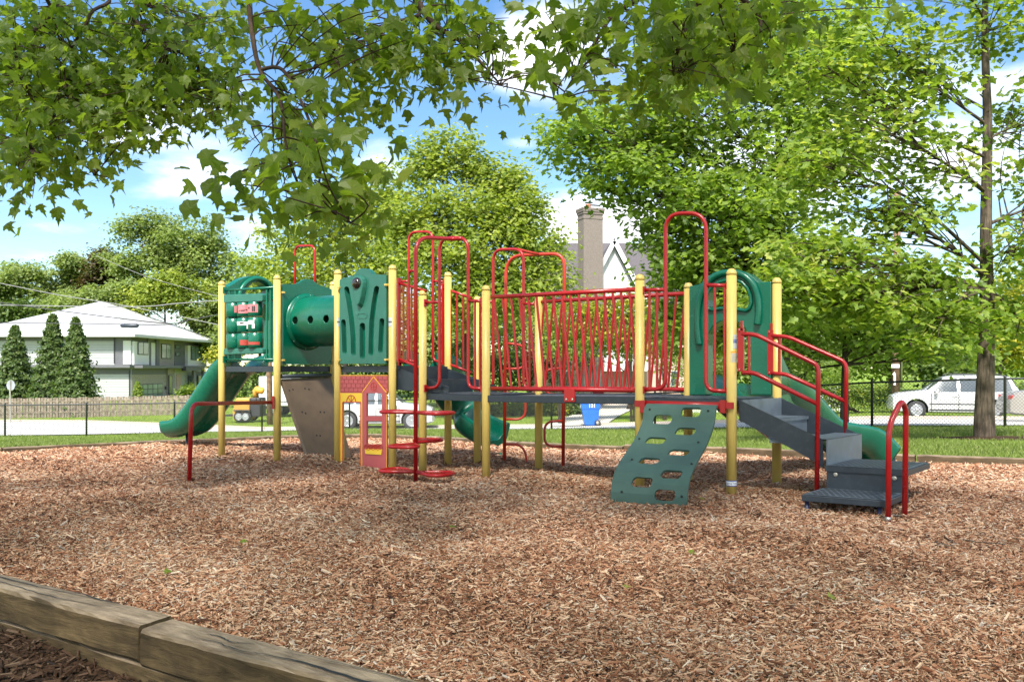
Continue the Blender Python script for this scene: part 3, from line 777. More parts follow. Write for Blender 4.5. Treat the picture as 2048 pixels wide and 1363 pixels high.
for r_ in range(4):
    y0 = (750.5, 758, 766, 774.5)[r_]; y1 = (758, 766, 774.5, 783)[r_]
    for k in range(11):
        x = 685.5+9*k+(4.5 if r_ % 2 else 0)
        if x < 776 and not (abs(x-751) < (y1-750)*.72): line(q, [(x, y0+.8), (x, y1-.8)], .004, .0115)
inlay(hp, q, M_maroon)
q = MB(); line(q, [(727.5,783.5),(750,752.8),(775.7,785)], .012, .024); line(q, [(682.5,750.3),(776.5,750.3)], .01, .012); line(q, [(776,787),(776,936)], .008, .024); line(q, [(682.6,787),(682.6,935)], .008, .02); line(q, [(724.8,805),(724.8,936)], .011, .02)
inlay(hp, q, M_orange)
q = MB()
line(q, [(687.6,936),(687.6,803.5),(723.3,803.5),(723.3,936)], .012, .019)
line(q, [(686.5,932),(724,933)], .03, .008)
arc = [(704.5+9*math.cos(a), 803-13*math.sin(a)) for a in np.linspace(0, math.pi, 14)]; line(q, arc, .009, .019)
for a in (45, 90, 135): line(q, [(704.5,803), (704.5+9*math.cos(math.radians(a)), 803-13*math.sin(math.radians(a)))], .006, .019)
line(q, ell(750, 772.5, 5.6, 8.2), .007, .025, True); line(q, [(750,764.5),(750,780.5)], .005, .025); line(q, [(744.5,772.5),(755.5,772.5)], .005, .025)
inlay(hp, q, M_red2)
wall_panel(C, D, [(733,896),(767.5,897),(766,908.5),(734.5,906.5)], [], .012, M_yel2, 'flower_box', hp, off=.028, bevel=0)
q = MB()
for k in range(7): line(q, ell(736+4.7*k, 892.5+(k % 2)*1.5, 3.6, 4.8, 10), .007, .033, True)
inlay(hp, q, M_red2)
# ---- spinning picture panel on A-B
q = MB(); q.tube([on(A, B, 450, 580.5), on(A, B, 548, 574.5)], .017, 12); q.tube([on(A, B, 450, 718.5), on(A, B, 548, 718.5)], .017, 12)
for y in (580.5, 718.5): q.box(on(A, B, 450, y), (.03, .06, .10), math.atan2(vL.y, vL.x))
for x in (459, 471, 533.5, 541): q.tube([on(A, B, x, 579), on(A, B, x, 718)], .014, 8, caps=False)
gp = q.build('picture_panel', M_grn, PS)
for y0, y1, yb0, yb1 in ((591.5, 605, 587, 602), (698.5, 709.5, 695.5, 706.5)):
    wall_panel(A, B, [(453.5,y0),(456,y0-2),(527,yb0),(531,yb0+2),(531,yb1),(453.5,y1)], [], .11, M_grn3, 'picture_frame', gp, bevel=.012)
cyls = []
for r_, (ya, yb) in enumerate(((606.5, 634), (637.5, 665), (668, 696.5))):
    for c_i in range(3):
        xc = 468+21.5*c_i+r_*.4; sl = -1.2*c_i
        a, b = on(A, B, xc, ya+sl), on(A, B, xc, yb+sl*.8)
        rad = abs(on(A, B, xc+10.3, ya).x-on(A, B, xc, ya).x)*1.12
        q = MB(); q.lathe((b.x, b.y, b.z), [(rad*.93, 0), (rad, .006), (rad, a.z-b.z-.006), (rad*.93, a.z-b.z)], 28)
        cyl = q.build('picture_drum', M_grn, gp)
        def patch(q, pts, dz=0):
            q.add([(b.x+(rad+.002)*math.sin(u), b.y-(rad+.002)*math.cos(u), b.z+w*(a.z-b.z)) for u, w in pts], [tuple(range(len(pts)))])
        def arcquad(q, u0, u1, w0, w1, n=6):
            for k in range(n):
                ua, ub = u0+(u1-u0)*k/n, u0+(u1-u0)*(k+1)/n; patch(q, [(ua, w0), (ub, w0), (ub, w1), (ua, w1)])
        q = MB(); q2 = MB()
        if r_ == 0 and c_i < 3:
            if c_i == 0: arcquad(q, .35, 1.2, .3, .78)
            if c_i == 1: arcquad(q, -.6, 1.3, .22, .82); arcquad(q2, -.5, .3, .35, .45, 3); arcquad(q2, .2, .9, .42, .5, 3)
            if c_i == 2: arcquad(q, -1.2, .6, .25, .82); arcquad(q2, -.2, .25, .3, .7, 3); arcquad(q2, -.9, -.5, .5, .62, 3)
            q.build('drum_picture', M_decal, cyl, fixn=False)
            if q2.f: q2.build('drum_picture', M_ink, cyl, fixn=False)
        if r_ == 1 and c_i > 0:
            if c_i == 1:
                arcquad(q, -1.0, .9, .48, .74); arcquad(q, -1.3, -.9, .58, .76, 2); arcquad(q, .5, .85, .22, .5, 2); arcquad(q2, -.35, .15, .55, .7, 3)
            else:
                arcquad(q, -1.1, .1, .5, .8); arcquad(q, -.2, .15, .22, .55, 2)
                for k in range(5): arcquad(q2, -1.0+.22*k, -.92+.22*k, .45, .8, 1)
            q.build('drum_picture', M_white, cyl, fixn=False); q2.build('drum_picture', M_ink, cyl, fixn=False)
        if r_ == 2 and c_i > 0:
            arcquad(q, -.4 if c_i == 1 else -1.0, .8, .18, .38 if c_i == 2 else .55); q.build('drum_picture', M_decalr, cyl, fixn=False)
# ---- slide hoods
def hood(P, Q, outer, holes, arch, win, name, th=.2):
    fr = lambda p: on(P, Q, p[0], p[1], .06)
    nn = V(((Q-P).y, -(Q-P).x, 0)).normalized()
    bk = lambda p: on(P, Q, p[0], p[1], .06)-nn*th
    h_ = MB().plate(outer, holes, fr, bk).build(name, M_grn, PS, bevel=.022)
    q = MB(); q.tube(smooth_path([on(P, Q, x, y, .085) for x, y in arch], 6), .034, 12)
    for w in win: q.tube([on(P, Q, x, y, .075) for x, y in w], .02, 10, closed=True)
    q.build('hood_rim', M_grn, h_)
    return h_
win = [(1417,612),(1416.5,600),(1421,585),(1430,573),(1443,565),(1460,560.5),(1476,560.5),(1489,566),(1499,577),(1505,592),(1506.5,606),(1503,617),(1496,622),(1484,620),(1465,617.5),(1445,617.5),(1430,620),(1421,618)]
hood(K, Mp, [(1383,789),(1383,573),(1400,570),(1407,566),(1416,556),(1430,546.5),(1447,541),(1465,539),(1483,541),(1499,547),(1511,556),(1521,565),(1545,564),(1545,789),(1505,789),(1505,690),(1501,668),(1491,652),(1477,643),(1460,640),(1443,643),(1429,652),(1420,668),(1415,690),(1414,789)], [win],
     [(1404,690),(1400,655),(1401,620),(1407,590),(1420,566),(1440,551),(1465,546),(1490,551),(1508,566),(1519,590),(1522,620),(1519,650)], [win], 'slide_hood', .24)
A1x = CX+F*A1.x/A1.y
hood(A, A1, [(453,724),(453,573),(463,567),(472,561),(482,556),(494,552.5),(506,551.5),(518,553),(529,558),(538,566),(545,574),(549,576),(549,724),(535,724),(535,640),(528,612),(512,598),(496,598),(484,612),(478,640),(478,724)], [[(484,590),(490,575),(500,566),(512,564),(523,570),(530,582),(530,592),(512,589),(496,589)]],
     [(470,600),(474,582),(484,567),(500,558),(516,559),(529,568),(538,584),(541,600)], [], 'slide_hood', .16)
# ---- slides
def sweep(q, path, lat, sec, mat_=0, scale=None, upz=True):
    path = [V(p) for p in path]; n = len(path); k = len(sec); vs = []
    for i_, p in enumerate(path):
        t = (path[min(i_+1, n-1)]-path[max(i_-1, 0)]).normalized()
        l = lat[i_] if isinstance(lat, list) else lat
        l = (l-t*l.dot(t)).normalized(); up = l.cross(t)
        if up.z < 0: up = -up
        for a, b in sec: vs.append(p+l*a+up*b)
    fs = [(i_*k+j, i_*k+(j+1) % k, (i_+1)*k+(j+1) % k, (i_+1)*k+j) for i_ in range(n-1) for j in range(k)]
    q.add(vs, fs, mat_, True)
    b0 = len(q.v)-n*k
    q.f.append([b0+j for j in range(k)]); q.m.append(mat_); q.s.append(False)
    q.f.append([b0+(n-1)*k+j for j in reversed(range(k))]); q.m.append(mat_); q.s.append(False)
def sec(w, h, d=.07):
    s = [(-w-.03,h-.03),(-w-.02,h+.01),(-w+.02,h+.02),(-w+.05,h-.01),(-w+.07,.10),(-w+.13,.03),(-w*.4,.0),(w*.4,.0),(w-.13,.03),(w-.07,.10),(w-.05,h-.01),(w-.02,h+.02),(w+.02,h+.01),(w+.03,h-.03),(w+.01,.02),(w-.08,-d+.01),(w*.45,-d-.015),(w*.2,-d+.02),(-w*.2,-d+.02),(-w*.45,-d-.015),(-w+.08,-d+.01),(-w-.01,.02)]
    return s
s0 = (A+A1)/2; dS = ND(V((-1.53, 1.2, 0)))
e_ = V((-5.38, 13.72, 0)); s_ = V((s0.x, s0.y, 0)); 
pth = smooth_path([V((*s_.lerp(e_, t).xy, z)) for t, z in ((0,1.22),(.12,1.20),(.24,1.08),(.42,.77),(.6,.47),(.74,.29),(.86,.215),(1.0,.19))], 6)
q = MB(); sweep(q, pth, ND(V((dS.y, -dS.x, 0))), sec(.31, .17))
sl = q.build('slide', M_grn, PS)
q = MB(); q.tube([V((e_.x+.22, e_.y-.2, -.3)), V((e_.x+.22, e_.y-.2, .18))], .03, 10); q.build('foot', M_dark, sl)
# right double slide
p0 = (K+Mp)/2
kpts = [(p0.x, p0.y, .90), (p0.x+.28, p0.y+.36, .89), (2.82, 9.55, .80), (3.15, 9.95, .58), (3.5, 10.3, .36), (3.85, 10.55, .29), (4.2, 10.75, .22), (4.45, 10.88, .03)]
pth = smooth_path(kpts, 6)
lats = []
for i_ in range(len(pth)):
    t = pth[min(i_+1, len(pth)-1)]-pth[max(i_-1, 0)]; lats.append(ND(V((t.y, -t.x, 0))))
dsec = [(-.5,.22),(-.49,.26),(-.44,.26),(-.42,.2),(-.36,.04),(-.22,0),(-.10,.03),(-.05,.12),(-.02,.15),(.02,.15),(.05,.12),(.10,.03),(.22,0),(.36,.04),(.42,.2),(.44,.26),(.49,.26),(.5,.22),(.46,.0),(.34,-.07),(.12,-.07),(0,.02),(-.12,-.07),(-.34,-.07),(-.46,.0)]
q = MB(); sweep(q, pth, lats, dsec); ds = q.build('slide', M_grn, PS)
# entry side wings
q = MB()
for sx in (-.44, .44):
    b_ = p0+udir*.05+vdir*sx; pts = [(0,.92),(0,1.36),(.12,1.38),(.35,1.22),(.75,.98),(1.0,.80),(.9,.74),(.4,.88)]
    q.plate(pts, [], lambda p: V((b_.x+udir.x*p[0]+vdir.x*(.02), b_.y+udir.y*p[0]+vdir.y*.02, p[1]-.15*p[0])), lambda p: V((b_.x+udir.x*p[0]-vdir.x*.02, b_.y+udir.y*p[0]-vdir.y*.02, p[1]-.15*p[0])))
q.build('slide_wing', M_grn, ds, bevel=.012)
q = MB(); q.tube([V((4.75, 10.6, -.3)), V((4.75, 10.6, .2))], .03, 10); q.build('foot', M_dark, ds)
# wavy slide behind the middle posts
kpts = [((C2+Fp)/2+V((0.02,.02,1.22))), V((-1.02, 11.8, 1.10)), V((-.95, 12.1, .88)), V((-.86, 12.25, .64)), V((-.74, 12.28, .46)), V((-.60, 12.2, .34)), V((-.42, 12.05, .25)), V((-.28, 11.9, .2))]
pth = smooth_path(kpts, 7); lats = []
for i_ in range(len(pth)):
    t = pth[min(i_+1, len(pth)-1)]-pth[max(i_-1, 0)]; lats.append(ND(V((t.y, -t.x, 0))))
q = MB(); sweep(q, pth, lats, sec(.27, .23)); ws = q.build('slide', M_grn, PS)
q = MB(); q.tube([at(1001, 950, 11.8), at(1001, 905, 11.8)], .02, 10); q.build('foot', M_grn, ws)
# ---- brown climbing board under deck 1
tl, tr = on(B, C1, 563, 757), on(B, C1, 661, 754); bl = V((-2.60, 11.13, -.15)); brt = V((-2.19, 11.74, -.12))
nb = (tr-tl).cross(bl-tl).normalized(); nb = nb if nb.y < 0 else -nb
q = MB(); q.add([tl, tr, brt, bl]+[p-nb*.05 for p in (tl, tr, brt, bl)], [(0,1,2,3),(7,6,5,4),(0,4,5,1),(1,5,6,2),(2,6,7,3),(3,7,4,0)])
cb = q.build('climbing_board', M_brown, PS, bevel=.01)
q = MB(); q.tube([tl+V((0,-.02,.03)), tr+V((0,-.02,.03))], .03, 10); q.build('board_lip', M_dark, cb)
q = MB()
def onboard(px, py):
    d = V(((px-CX)/F, 1, (HY-py)/F)); o = V((0,0,EZ)); t = (tl-o).dot(nb)/d.dot(nb); return o+d*t
for px, py in ((579,780.5),(586,778.5),(610,776.5),(618,778),(604.5,823.5),(611.5,826),(641,823.5),(648.5,824),(633.5,870),(640.5,870.5)):
    q.lathe(onboard(px, py)-nb*.004, [(.014, 0), (.014, .006)], 10, axis=nb)
inlay(cb, q, M_hole)
# ---- curved green climbing wall on J-L
n_ = V((vdir.y, -vdir.x, 0)); n_ = n_ if n_.y < 0 else -n_
TL = on(J, Lp, 1299, 803)
Wd = on(J, Lp, 1440.5, 806)-TL; Wd.z = 0
B0 = V((TL.x, TL.y, 0))
def prof_pt(px, py):
    k = (px-CX)/F; d = (k*B0.y-B0.x)/(n_.x-k*n_.y); Y = B0.y+n_.y*d
    return d, EZ+(HY-py)/F*Y
prof = [prof_pt(x, y) for x, y in ((1297.5,802),(1291.5,813),(1289.5,824),(1288,838),(1281.5,857),(1269.7,881),(1254,904),(1242,922),(1232.5,941),(1227,960),(1224.2,982),(1223.8,1003))]
pd = np.array([p[0] for p in prof])+.03; pz = np.array([p[1] for p in prof]); 
acc = np.concatenate([[0], np.cumsum(np.hypot(np.diff(pd), np.diff(pz)))]); SL = acc[-1]
def wallpt(a, s, off=0.0):
    d = np.interp(s, acc, pd); z = np.interp(s, acc, pz)
    d2 = np.interp(min(s+.02, SL), acc, pd)-np.interp(max(s-.02, 0), acc, pd); z2 = np.interp(min(s+.02, SL), acc, pz)-np.interp(max(s-.02, 0), acc, pz)
    l = math.hypot(d2, z2); nd, nz = -z2/l, d2/l
    p = B0+Wd*a+n_*(d+nd*off); return V((p.x, p.y, z+nz*off))
def inv(px, py):                                # where on the wall a hole centre shows
    best = None
    for s in np.linspace(0, SL, 90):
        for a in np.linspace(0, 1, 61):
            p = wallpt(a, s); ex = CX+F*p.x/p.y-px; ey = HY-F*(p.z-EZ)/p.y-py; e = ex*ex+ey*ey
            if best is None or e < best[0]: best = (e, a, s)
    return best[1], best[2]
wl = Wd.length; holes = []
for x0, x1, y0, y1 in ((1309,1342,832,848),(1295,1329,871,889.5),(1281,1315.5,912,931),(1267,1302,954,973),(1365.5,1400,813.6,831),(1352,1387.5,854,871.5),(1339,1374,895,913),(1325.6,1361,937,956),(1312,1347.6,980,998.5)):
    a, s = inv((x0+x1)/2, (y0+y1)/2)
    hw = .093; hh_ = .048
    rr = roundrect(a*wl-hw, s-hh_, a*wl+hw, s+hh_, .036, 4)
    holes.append([(x/wl+.12*(-(y-s))/wl, y) for x, y in rr])
bm = bmesh.new()
outer = [(.06,0),(.94,0),(.98,.012),(1,.05),(1,SL-.06),(.985,SL-.015),(.95,SL),(.02,SL),(0,SL-.02),(0,.06),(.015,.02)]
loops = [outer]+holes
tris = tessellate_polygon([[V((p[0], p[1], 0)) for p in l] for l in loops]); flat = [p for l in loops for p in l]
bv = [bm.verts.new((p[0], p[1], 0)) for p in flat]
for t in tris:
    try: bm.faces.new([bv[i_] for i_ in t])
    except ValueError: pass
for k in range(1, 40):
    bmesh.ops.bisect_plane(bm, geom=bm.verts[:]+bm.edges[:]+bm.faces[:], plane_co=(0, SL*k/40, 0), plane_no=(0, 1, 0))
for v_ in bm.verts: v_.co = wallpt(v_.co.x, v_.co.y)
bmesh.ops.recalc_face_normals(bm, faces=bm.faces)
if sum((f.normal.y*f.calc_area() for f in bm.faces)) > 0: bmesh.ops.reverse_faces(bm, faces=bm.faces)
me = bpy.data.meshes.new('climbing_wall'); bm.to_mesh(me); bm.free(); me.materials.append(M_grn2)
cw = bpy.data.objects.new('climbing_wall', me); COL.objects.link(cw); adopt(cw, PS)
so = cw.modifiers.new('sheet', 'SOLIDIFY'); so.thickness = .022; so.offset = -1
b = cw.modifiers.new('bevel', 'BEVEL'); b.width = .003; b.segments = 1; b.limit_method = 'ANGLE'; b.angle_limit = math.radians(50)
q = MB()
for px, py in ((1298.5,818.8),(1278.3,877.5),(1265,919),(1244,981.5),(1416.5,822.3),(1397,884.5),(1384,927),(1364.3,992.5)):
    a, s = inv(px, py); p = wallpt(a, s, .001); q.lathe(p, [(.011, 0), (.011, .004), (.004, .004)], 10, axis=(n_+V((0,0,.2))))
inlay(cw, q, M_hole)
q = MB()
for a in (.10, .93):
    q.tube([wallpt(a, s, -.05) for s in np.linspace(.03, SL-.0, 26)], .02, 8)
q.tube([V((*(B0+Wd*a+n_*.05).xy, .86)) for a in (-.06, 1.06)], .03, 10)
q.box(on(J, Lp, 1369, 808, .05), (.98, .03, .06), math.atan2(vdir.y, vdir.x))
for px in (1291, 1450): q.box(on(J, Lp, px, 812, .06), (.05, .05, .12), math.atan2(vdir.y, vdir.x))
q.build('wall_frame', M_red, cw)
# ---- stairs from L-M to the transfer platform
SLn = .75
def stp(P, s, z): p = P+vdir*s; return V((p.x, p.y, z))
q = MB(); sd = V((-vdir.y, vdir.x, 0))
Lq, Mq = Lp+vdir*.05+udir*.06, Mp+vdir*.05-udir*.06
for P_ in (Lq, Mq):
    vs = [stp(P_, 0, .912), stp(P_, SLn, .575), stp(P_, SLn, .33), stp(P_, SLn*.9, .38), stp(P_, 0, .725)]; nn = udir*.008; k = 5
    q.add([v-nn for v in vs]+[v+nn for v in vs], [tuple(range(k)), tuple(range(2*k-1, k-1, -1))]+[(i_, (i_+1) % k, (i_+1) % k+k, i_+k) for i_ in range(k)])
stairs = q.build('stairs', M_dark, PS)
q = MB(); tq = MB()
ss = [.0, .27, .53, SLn]; zz = [.912, .735, .555, .36]
for k in range(3):
    a, b = Lq+udir*.012, Mq-udir*.012
    rise(q, stp(a, ss[k]+(.02 if k == 0 else 0), 0), stp(b, ss[k]+(.02 if k == 0 else 0), 0), zz[k+1], zz[k]) if k < 2 else None
    if k < 2: 
        tq.add([stp(a, ss[k], zz[k+1]), stp(b, ss[k], zz[k+1]), stp(b, ss[k+1]+.02, zz[k+1]), stp(a, ss[k+1]+.02, zz[k+1])]+[stp(a, ss[k], zz[k+1]-.03), stp(b, ss[k], zz[k+1]-.03), stp(b, ss[k+1]+.02, zz[k+1]-.03), stp(a, ss[k+1]+.02, zz[k+1]-.03)], [(0,1,2,3),(7,6,5,4),(0,4,5,1),(1,5,6,2),(2,6,7,3),(3,7,4,0)])
rise(q, stp(Lq+udir*.002, SLn+.03, 0), stp(Mq-udir*.002, SLn+.03, 0), .34, .575)
tq.add([stp(Lq, ss[2]+.01, .579), stp(Mq, ss[2]+.01, .579), stp(Mq, SLn+.04, .579), stp(Lq, SLn+.04, .579)], [(0,1,2,3)])
q.build('riser', M_tread, stairs); tq.build('stair_tread', M_tread, stairs, fixn=False)
# platform
P0 = stp(Lq-udir*.05, SLn+.03, 0); dP = .67; uP = udir*.74
q = MB(); c4 = [P0, P0+vdir*dP, P0+vdir*dP+uP, P0+uP]
q.add([V((p.x, p.y, .30)) for p in c4]+[V((p.x, p.y, .35)) for p in c4], [(3,2,1,0),(4,5,6,7),(0,1,5,4),(1,2,6,5),(2,3,7,6),(3,0,4,7)])
pf = q.build('transfer_platform', M_dark, PS, bevel=.006)
q = MB(); q.add([(P0+vdir*dP*s+uP*t+V((0,0,.354))) for s, t in ((.015,.015),(.985,.015),(.985,.985),(.015,.985))], [(0,1,2,3)]); inlay(pf, q, M_tread)
q = MB()
for i_ in range(12):
    for j_ in range(14):
        o_ = P0+vdir*dP*(.07+.075*i_+(.037 if j_ % 2 else 0))+uP*(.06+.066*j_)+V((0,0,.357)); a_, b_ = vdir*.019, udir*.009
        q.add([o_-a_-b_, o_+a_-b_, o_+a_+b_, o_-a_+b_], [(0,1,2,3)])
inlay(pf, q, M_hole)
q = MB(); rise(q, P0+udir*.02+vdir*.01, P0+udir*.02+vdir*(dP-.03), .06, .30, .012); rise(q, P0+vdir*(dP-.03)+udir*.02, P0+vdir*(dP-.03)+udir*.12, .06, .30, .012); q.build('platform_skirt', M_dark, pf)
q = MB()
for t in (.13, .84): q.lathe(V((*(P0+vdir*dP*t+udir*.012).xy, .275)), [(.02, 0), (.02, .006), (.012, .008), (.012, .012)], 14, axis=-udir)
inlay(pf, q, M_zinc)
Q0 = P0-udir*.50-vdir*.02; c4 = [Q0, Q0+vdir*.66, Q0+vdir*.66+udir*.52, Q0+udir*.52]
q = MB(); q.add([V((p.x, p.y, .095)) for p in c4]+[V((p.x, p.y, .15)) for p in c4], [(3,2,1,0),(4,5,6,7),(0,1,5,4),(1,2,6,5),(2,3,7,6),(3,0,4,7)])
lo = q.build('lower_step', M_dark, PS, bevel=.006)
q = MB(); q.add([(Q0+vdir*.66*s+udir*.52*t+V((0,0,.154))) for s, t in ((.015,.02),(.985,.02),(.985,.96),(.015,.96))], [(0,1,2,3)]); inlay(lo, q, M_tread)
q = MB()
for i_ in range(12):
    for j_ in range(9):
        o_ = Q0+vdir*.66*(.07+.075*i_+(.037 if j_ % 2 else 0))+udir*.5*(.1+.1*j_)+V((0,0,.157)); a_, b_ = vdir*.018, udir*.009
        q.add([o_-a_-b_, o_+a_-b_, o_+a_+b_, o_-a_+b_], [(0,1,2,3)])
inlay(lo, q, M_hole)
q = MB()
for t in (.04, .9):
    q = MB(); q.tube([V((*(Q0+vdir*.66*t+udir*.05).xy, -.2)), V((*(Q0+vdir*.66*t+udir*.05).xy, .1))], .02, 8); q.build('foot', M_foot, lo)
# handrails on the stairs
def stair_hand(P_, up, low, bal, plate):
    q = MB(); e_ = P_+vdir*1.0
    f_ = lambda x, y: on(P_, e_, x, y, .0)
    q.tube(fillet([f_(*p) for p in up], .07, 7), .0205, 12); q.tube(fillet([f_(*p) for p in low], .05, 6), .0205, 12)
    for x, y0, y1 in bal: q.tube([f_(x, y0), f_(x, y1)], .014, 8, caps=False)
    x, y0, y1 = plate; a, b = f_(x, y0), f_(x, y1); q.box((a+b)/2, (.055, .03, abs(a.z-b.z)), math.atan2(vdir.y, vdir.x))
    a = f_(x+2, y0-5); q.box(a, (.02, .03, .09), math.atan2(vdir.y, vdir.x))
    r = q.build('stair_handrail', M_red, PS)
    q = MB()
    for y in (y0+3, y1-4): q.lathe(f_(x, y)-udir*.03, [(.008, 0), (.006, .006)], 8, axis=-udir)
    inlay(r, q, M_zinc)
stair_hand(Lp-udir*.01, [(1483,668),(1510,668),(1632,728),(1637,740),(1633,1003)], [(1483,744.5),(1508,745),(1636,808)], [(1498,668,744.5)], (1482, 656, 742))
stair_hand(Mp-udir*.05, [(1543,671),(1576,673),(1687,722),(1693,735),(1690,884)], [(1543,746),(1572,748),(1692,803)], [(1559,671,746)], (1541, 660, 748))
# free handrail at the step
q = MB(); a, b = V((2.93, 6.60, 0)), V((3.12, 6.75, 0))
q.tube(fillet([at(1776, 1062, 6.6), at(1778, 850, 6.6), at(1803, 800, 6.68), at(1812, 818, 6.75), at(1809, 1062, 6.75)], .09, 8), .0215, 14)
hr = q.build('step_handrail', M_red, PS)
q = MB(); q.lathe(at(1776, 1052, 6.6), [(.012, 0), (.022, .05), (.0225, .075)], 12); q.build('handrail_foot', M_zinc, hr)
q = MB(); q.beam(V((3.0, 6.66, .06)), V((3.14, 6.8, .03)), .05, .004); q.build('handrail_foot', M_zinc, hr)
# ------------------------------------------------------------ timbers
def wood_mat(name, c_lo, c_hi, top=None, grain=(1.2, 26, 26), bump=.8, moss=0):
    m = bpy.data.materials.new(name); m.use_nodes = True; nt = m.node_tree; N = nt.nodes; L = nt.links; b = N['Principled BSDF']
    tc = N.new('ShaderNodeTexCoord'); mp = N.new('ShaderNodeMapping'); mp.inputs['Scale'].default_value = grain; L.new(tc.outputs['Object'], mp.inputs[0])
    nz = N.new('ShaderNodeTexNoise'); nz.inputs['Scale'].default_value = 1.6; nz.inputs['Detail'].default_value = 9; nz.inputs['Roughness'].default_value = .7; nz.inputs['Distortion'].default_value = .6; L.new(mp.outputs[0], nz.inputs['Vector'])
    cr = N.new('ShaderNodeValToRGB'); e = cr.color_ramp.elements; e[0].position = .32; e[0].color = (*c_lo, 1); e[1].position = .68; e[1].color = (*c_hi, 1); L.new(nz.outputs[0], cr.inputs[0])
    last = cr.outputs[0]
    if top:  # top faces paler: bleached wood, and light from above put into the colour
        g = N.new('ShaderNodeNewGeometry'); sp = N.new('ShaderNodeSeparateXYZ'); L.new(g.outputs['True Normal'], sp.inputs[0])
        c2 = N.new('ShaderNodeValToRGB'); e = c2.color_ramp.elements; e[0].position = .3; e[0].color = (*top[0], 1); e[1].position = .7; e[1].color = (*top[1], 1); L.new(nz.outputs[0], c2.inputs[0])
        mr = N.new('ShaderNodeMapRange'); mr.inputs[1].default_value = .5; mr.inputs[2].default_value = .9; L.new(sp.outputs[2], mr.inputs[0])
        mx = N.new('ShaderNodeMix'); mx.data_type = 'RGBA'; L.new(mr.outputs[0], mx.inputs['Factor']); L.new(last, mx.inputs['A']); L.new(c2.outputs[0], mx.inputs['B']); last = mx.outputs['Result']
    n2 = N.new('ShaderNodeTexNoise'); n2.inputs['Scale'].default_value = 5; n2.inputs['Detail'].default_value = 6; L.new(tc.outputs['Object'], n2.inputs['Vector'])
    r2 = N.new('ShaderNodeMapRange'); r2.inputs[1].default_value = .35; r2.inputs[2].default_value = .7; r2.inputs[3].default_value = .6; r2.inputs[4].default_value = 1.25; L.new(n2.outputs[0], r2.inputs[0])
    sc = N.new('ShaderNodeVectorMath'); sc.operation = 'SCALE'; L.new(last, sc.inputs[0]); L.new(r2.outputs[0], sc.inputs['Scale']); L.new(sc.outputs[0], b.inputs['Base Color'])
    b.inputs['Roughness'].default_value = .85; b.inputs['Specular IOR Level'].default_value = .2
    bp = N.new('ShaderNodeBump'); bp.inputs['Strength'].default_value = bump; bp.inputs['Distance'].default_value = .012; L.new(nz.outputs[0], bp.inputs['Height']); L.new(bp.outputs[0], b.inputs['Normal'])
    return m
M_tim = wood_mat('weathered_toplit_timber', (.045,.03,.014), (.14,.095,.045), top=((.14,.098,.062), (.41,.315,.225)), grain=(2.6,17,17))
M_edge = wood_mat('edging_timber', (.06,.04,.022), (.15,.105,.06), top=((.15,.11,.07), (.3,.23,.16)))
def timber(name, a, b, w, h, ztop, m, label, group, seg=40, seed=0, crack=None):
    rg = random.Random(seed); a, b = V(a), V(b); d = (b-a); Ln = d.length; ang = math.atan2(d.y, d.x); c = (a+b)/2
    q = MB(); prof = []; r = .012
    pts = [(-w/2+r,-h),(w/2-r,-h),(w/2,-h+r),(w/2,-r),(w/2-r,0),(w/4,.001),(0,.002),(-w/4,.001),(-w/2+r,0),(-w/2,-r),(-w/2,-h+r)]
    k = len(pts); vs = []
    bend = [rg.uniform(-.004, .004) for _ in pts]
    for i in range(seg+1):
        x = -Ln/2+Ln*i/seg
        for j, (y, z) in enumerate(pts): vs.append((x+(rg.uniform(-.004, .004) if i in (0, seg) else 0), y+rg.uniform(-.0022, .0022)+.003*math.sin(x*3+seed), z+rg.uniform(-.002, .002)+.003*math.sin(x*2.2+j)))
    fs = [(i*k+j, (i+1)*k+j, (i+1)*k+(j+1) % k, i*k+(j+1) % k) for i in range(seg) for j in range(k)]
    fs += [tuple(range(k)), tuple(seg*k+j for j in reversed(range(k)))]
    q.add(vs, fs, 0)
    if crack:
        for (x0, x1, y0, wd) in crack:
            n = 22; cv = []
            for i in range(n+1):
                t = i/n; x = x0+(x1-x0)*t; y = y0+.012*math.sin(t*7)+rg.uniform(-.004, .004)+.02*t; ww = wd*math.sin(math.pi*t)+.0006
                cv += [(x, y-ww, .0062), (x, y+ww, .0062)]
            q.add(cv, [(2*i, 2*i+2, 2*i+3, 2*i+1) for i in range(n)], 1)
    o = q.build(name, [m, M_hole]); o.location = (c.x, c.y, ztop); o.rotation_euler = (0, 0, ang)
    return tag(o, label, 'timber', group)
tn_ = V((.637, 1, 0)).normalized(); tdir = V((1, -.637, 0)).normalized()
tl_ = lambda x, o=0: V((x, 2.62-.637*x, 0))-tn_*(.0815+o)
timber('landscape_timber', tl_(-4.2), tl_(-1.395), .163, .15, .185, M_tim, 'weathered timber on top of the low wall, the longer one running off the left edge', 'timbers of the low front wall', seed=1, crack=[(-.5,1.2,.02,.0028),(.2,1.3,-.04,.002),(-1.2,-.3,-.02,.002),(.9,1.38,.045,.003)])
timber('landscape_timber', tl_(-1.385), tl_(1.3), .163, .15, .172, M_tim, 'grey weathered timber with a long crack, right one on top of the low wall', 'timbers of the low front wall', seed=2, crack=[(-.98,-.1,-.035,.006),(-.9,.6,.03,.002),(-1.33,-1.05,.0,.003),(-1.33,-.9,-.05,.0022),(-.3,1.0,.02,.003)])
timber('landscape_timber', tl_(-4.4, -.012), tl_(1.3, -.012), .163, .15, .030, M_tim, 'brown mossy timber at the bottom of the low wall, half buried in dark mulch', 'timbers of the low front wall', seed=3)
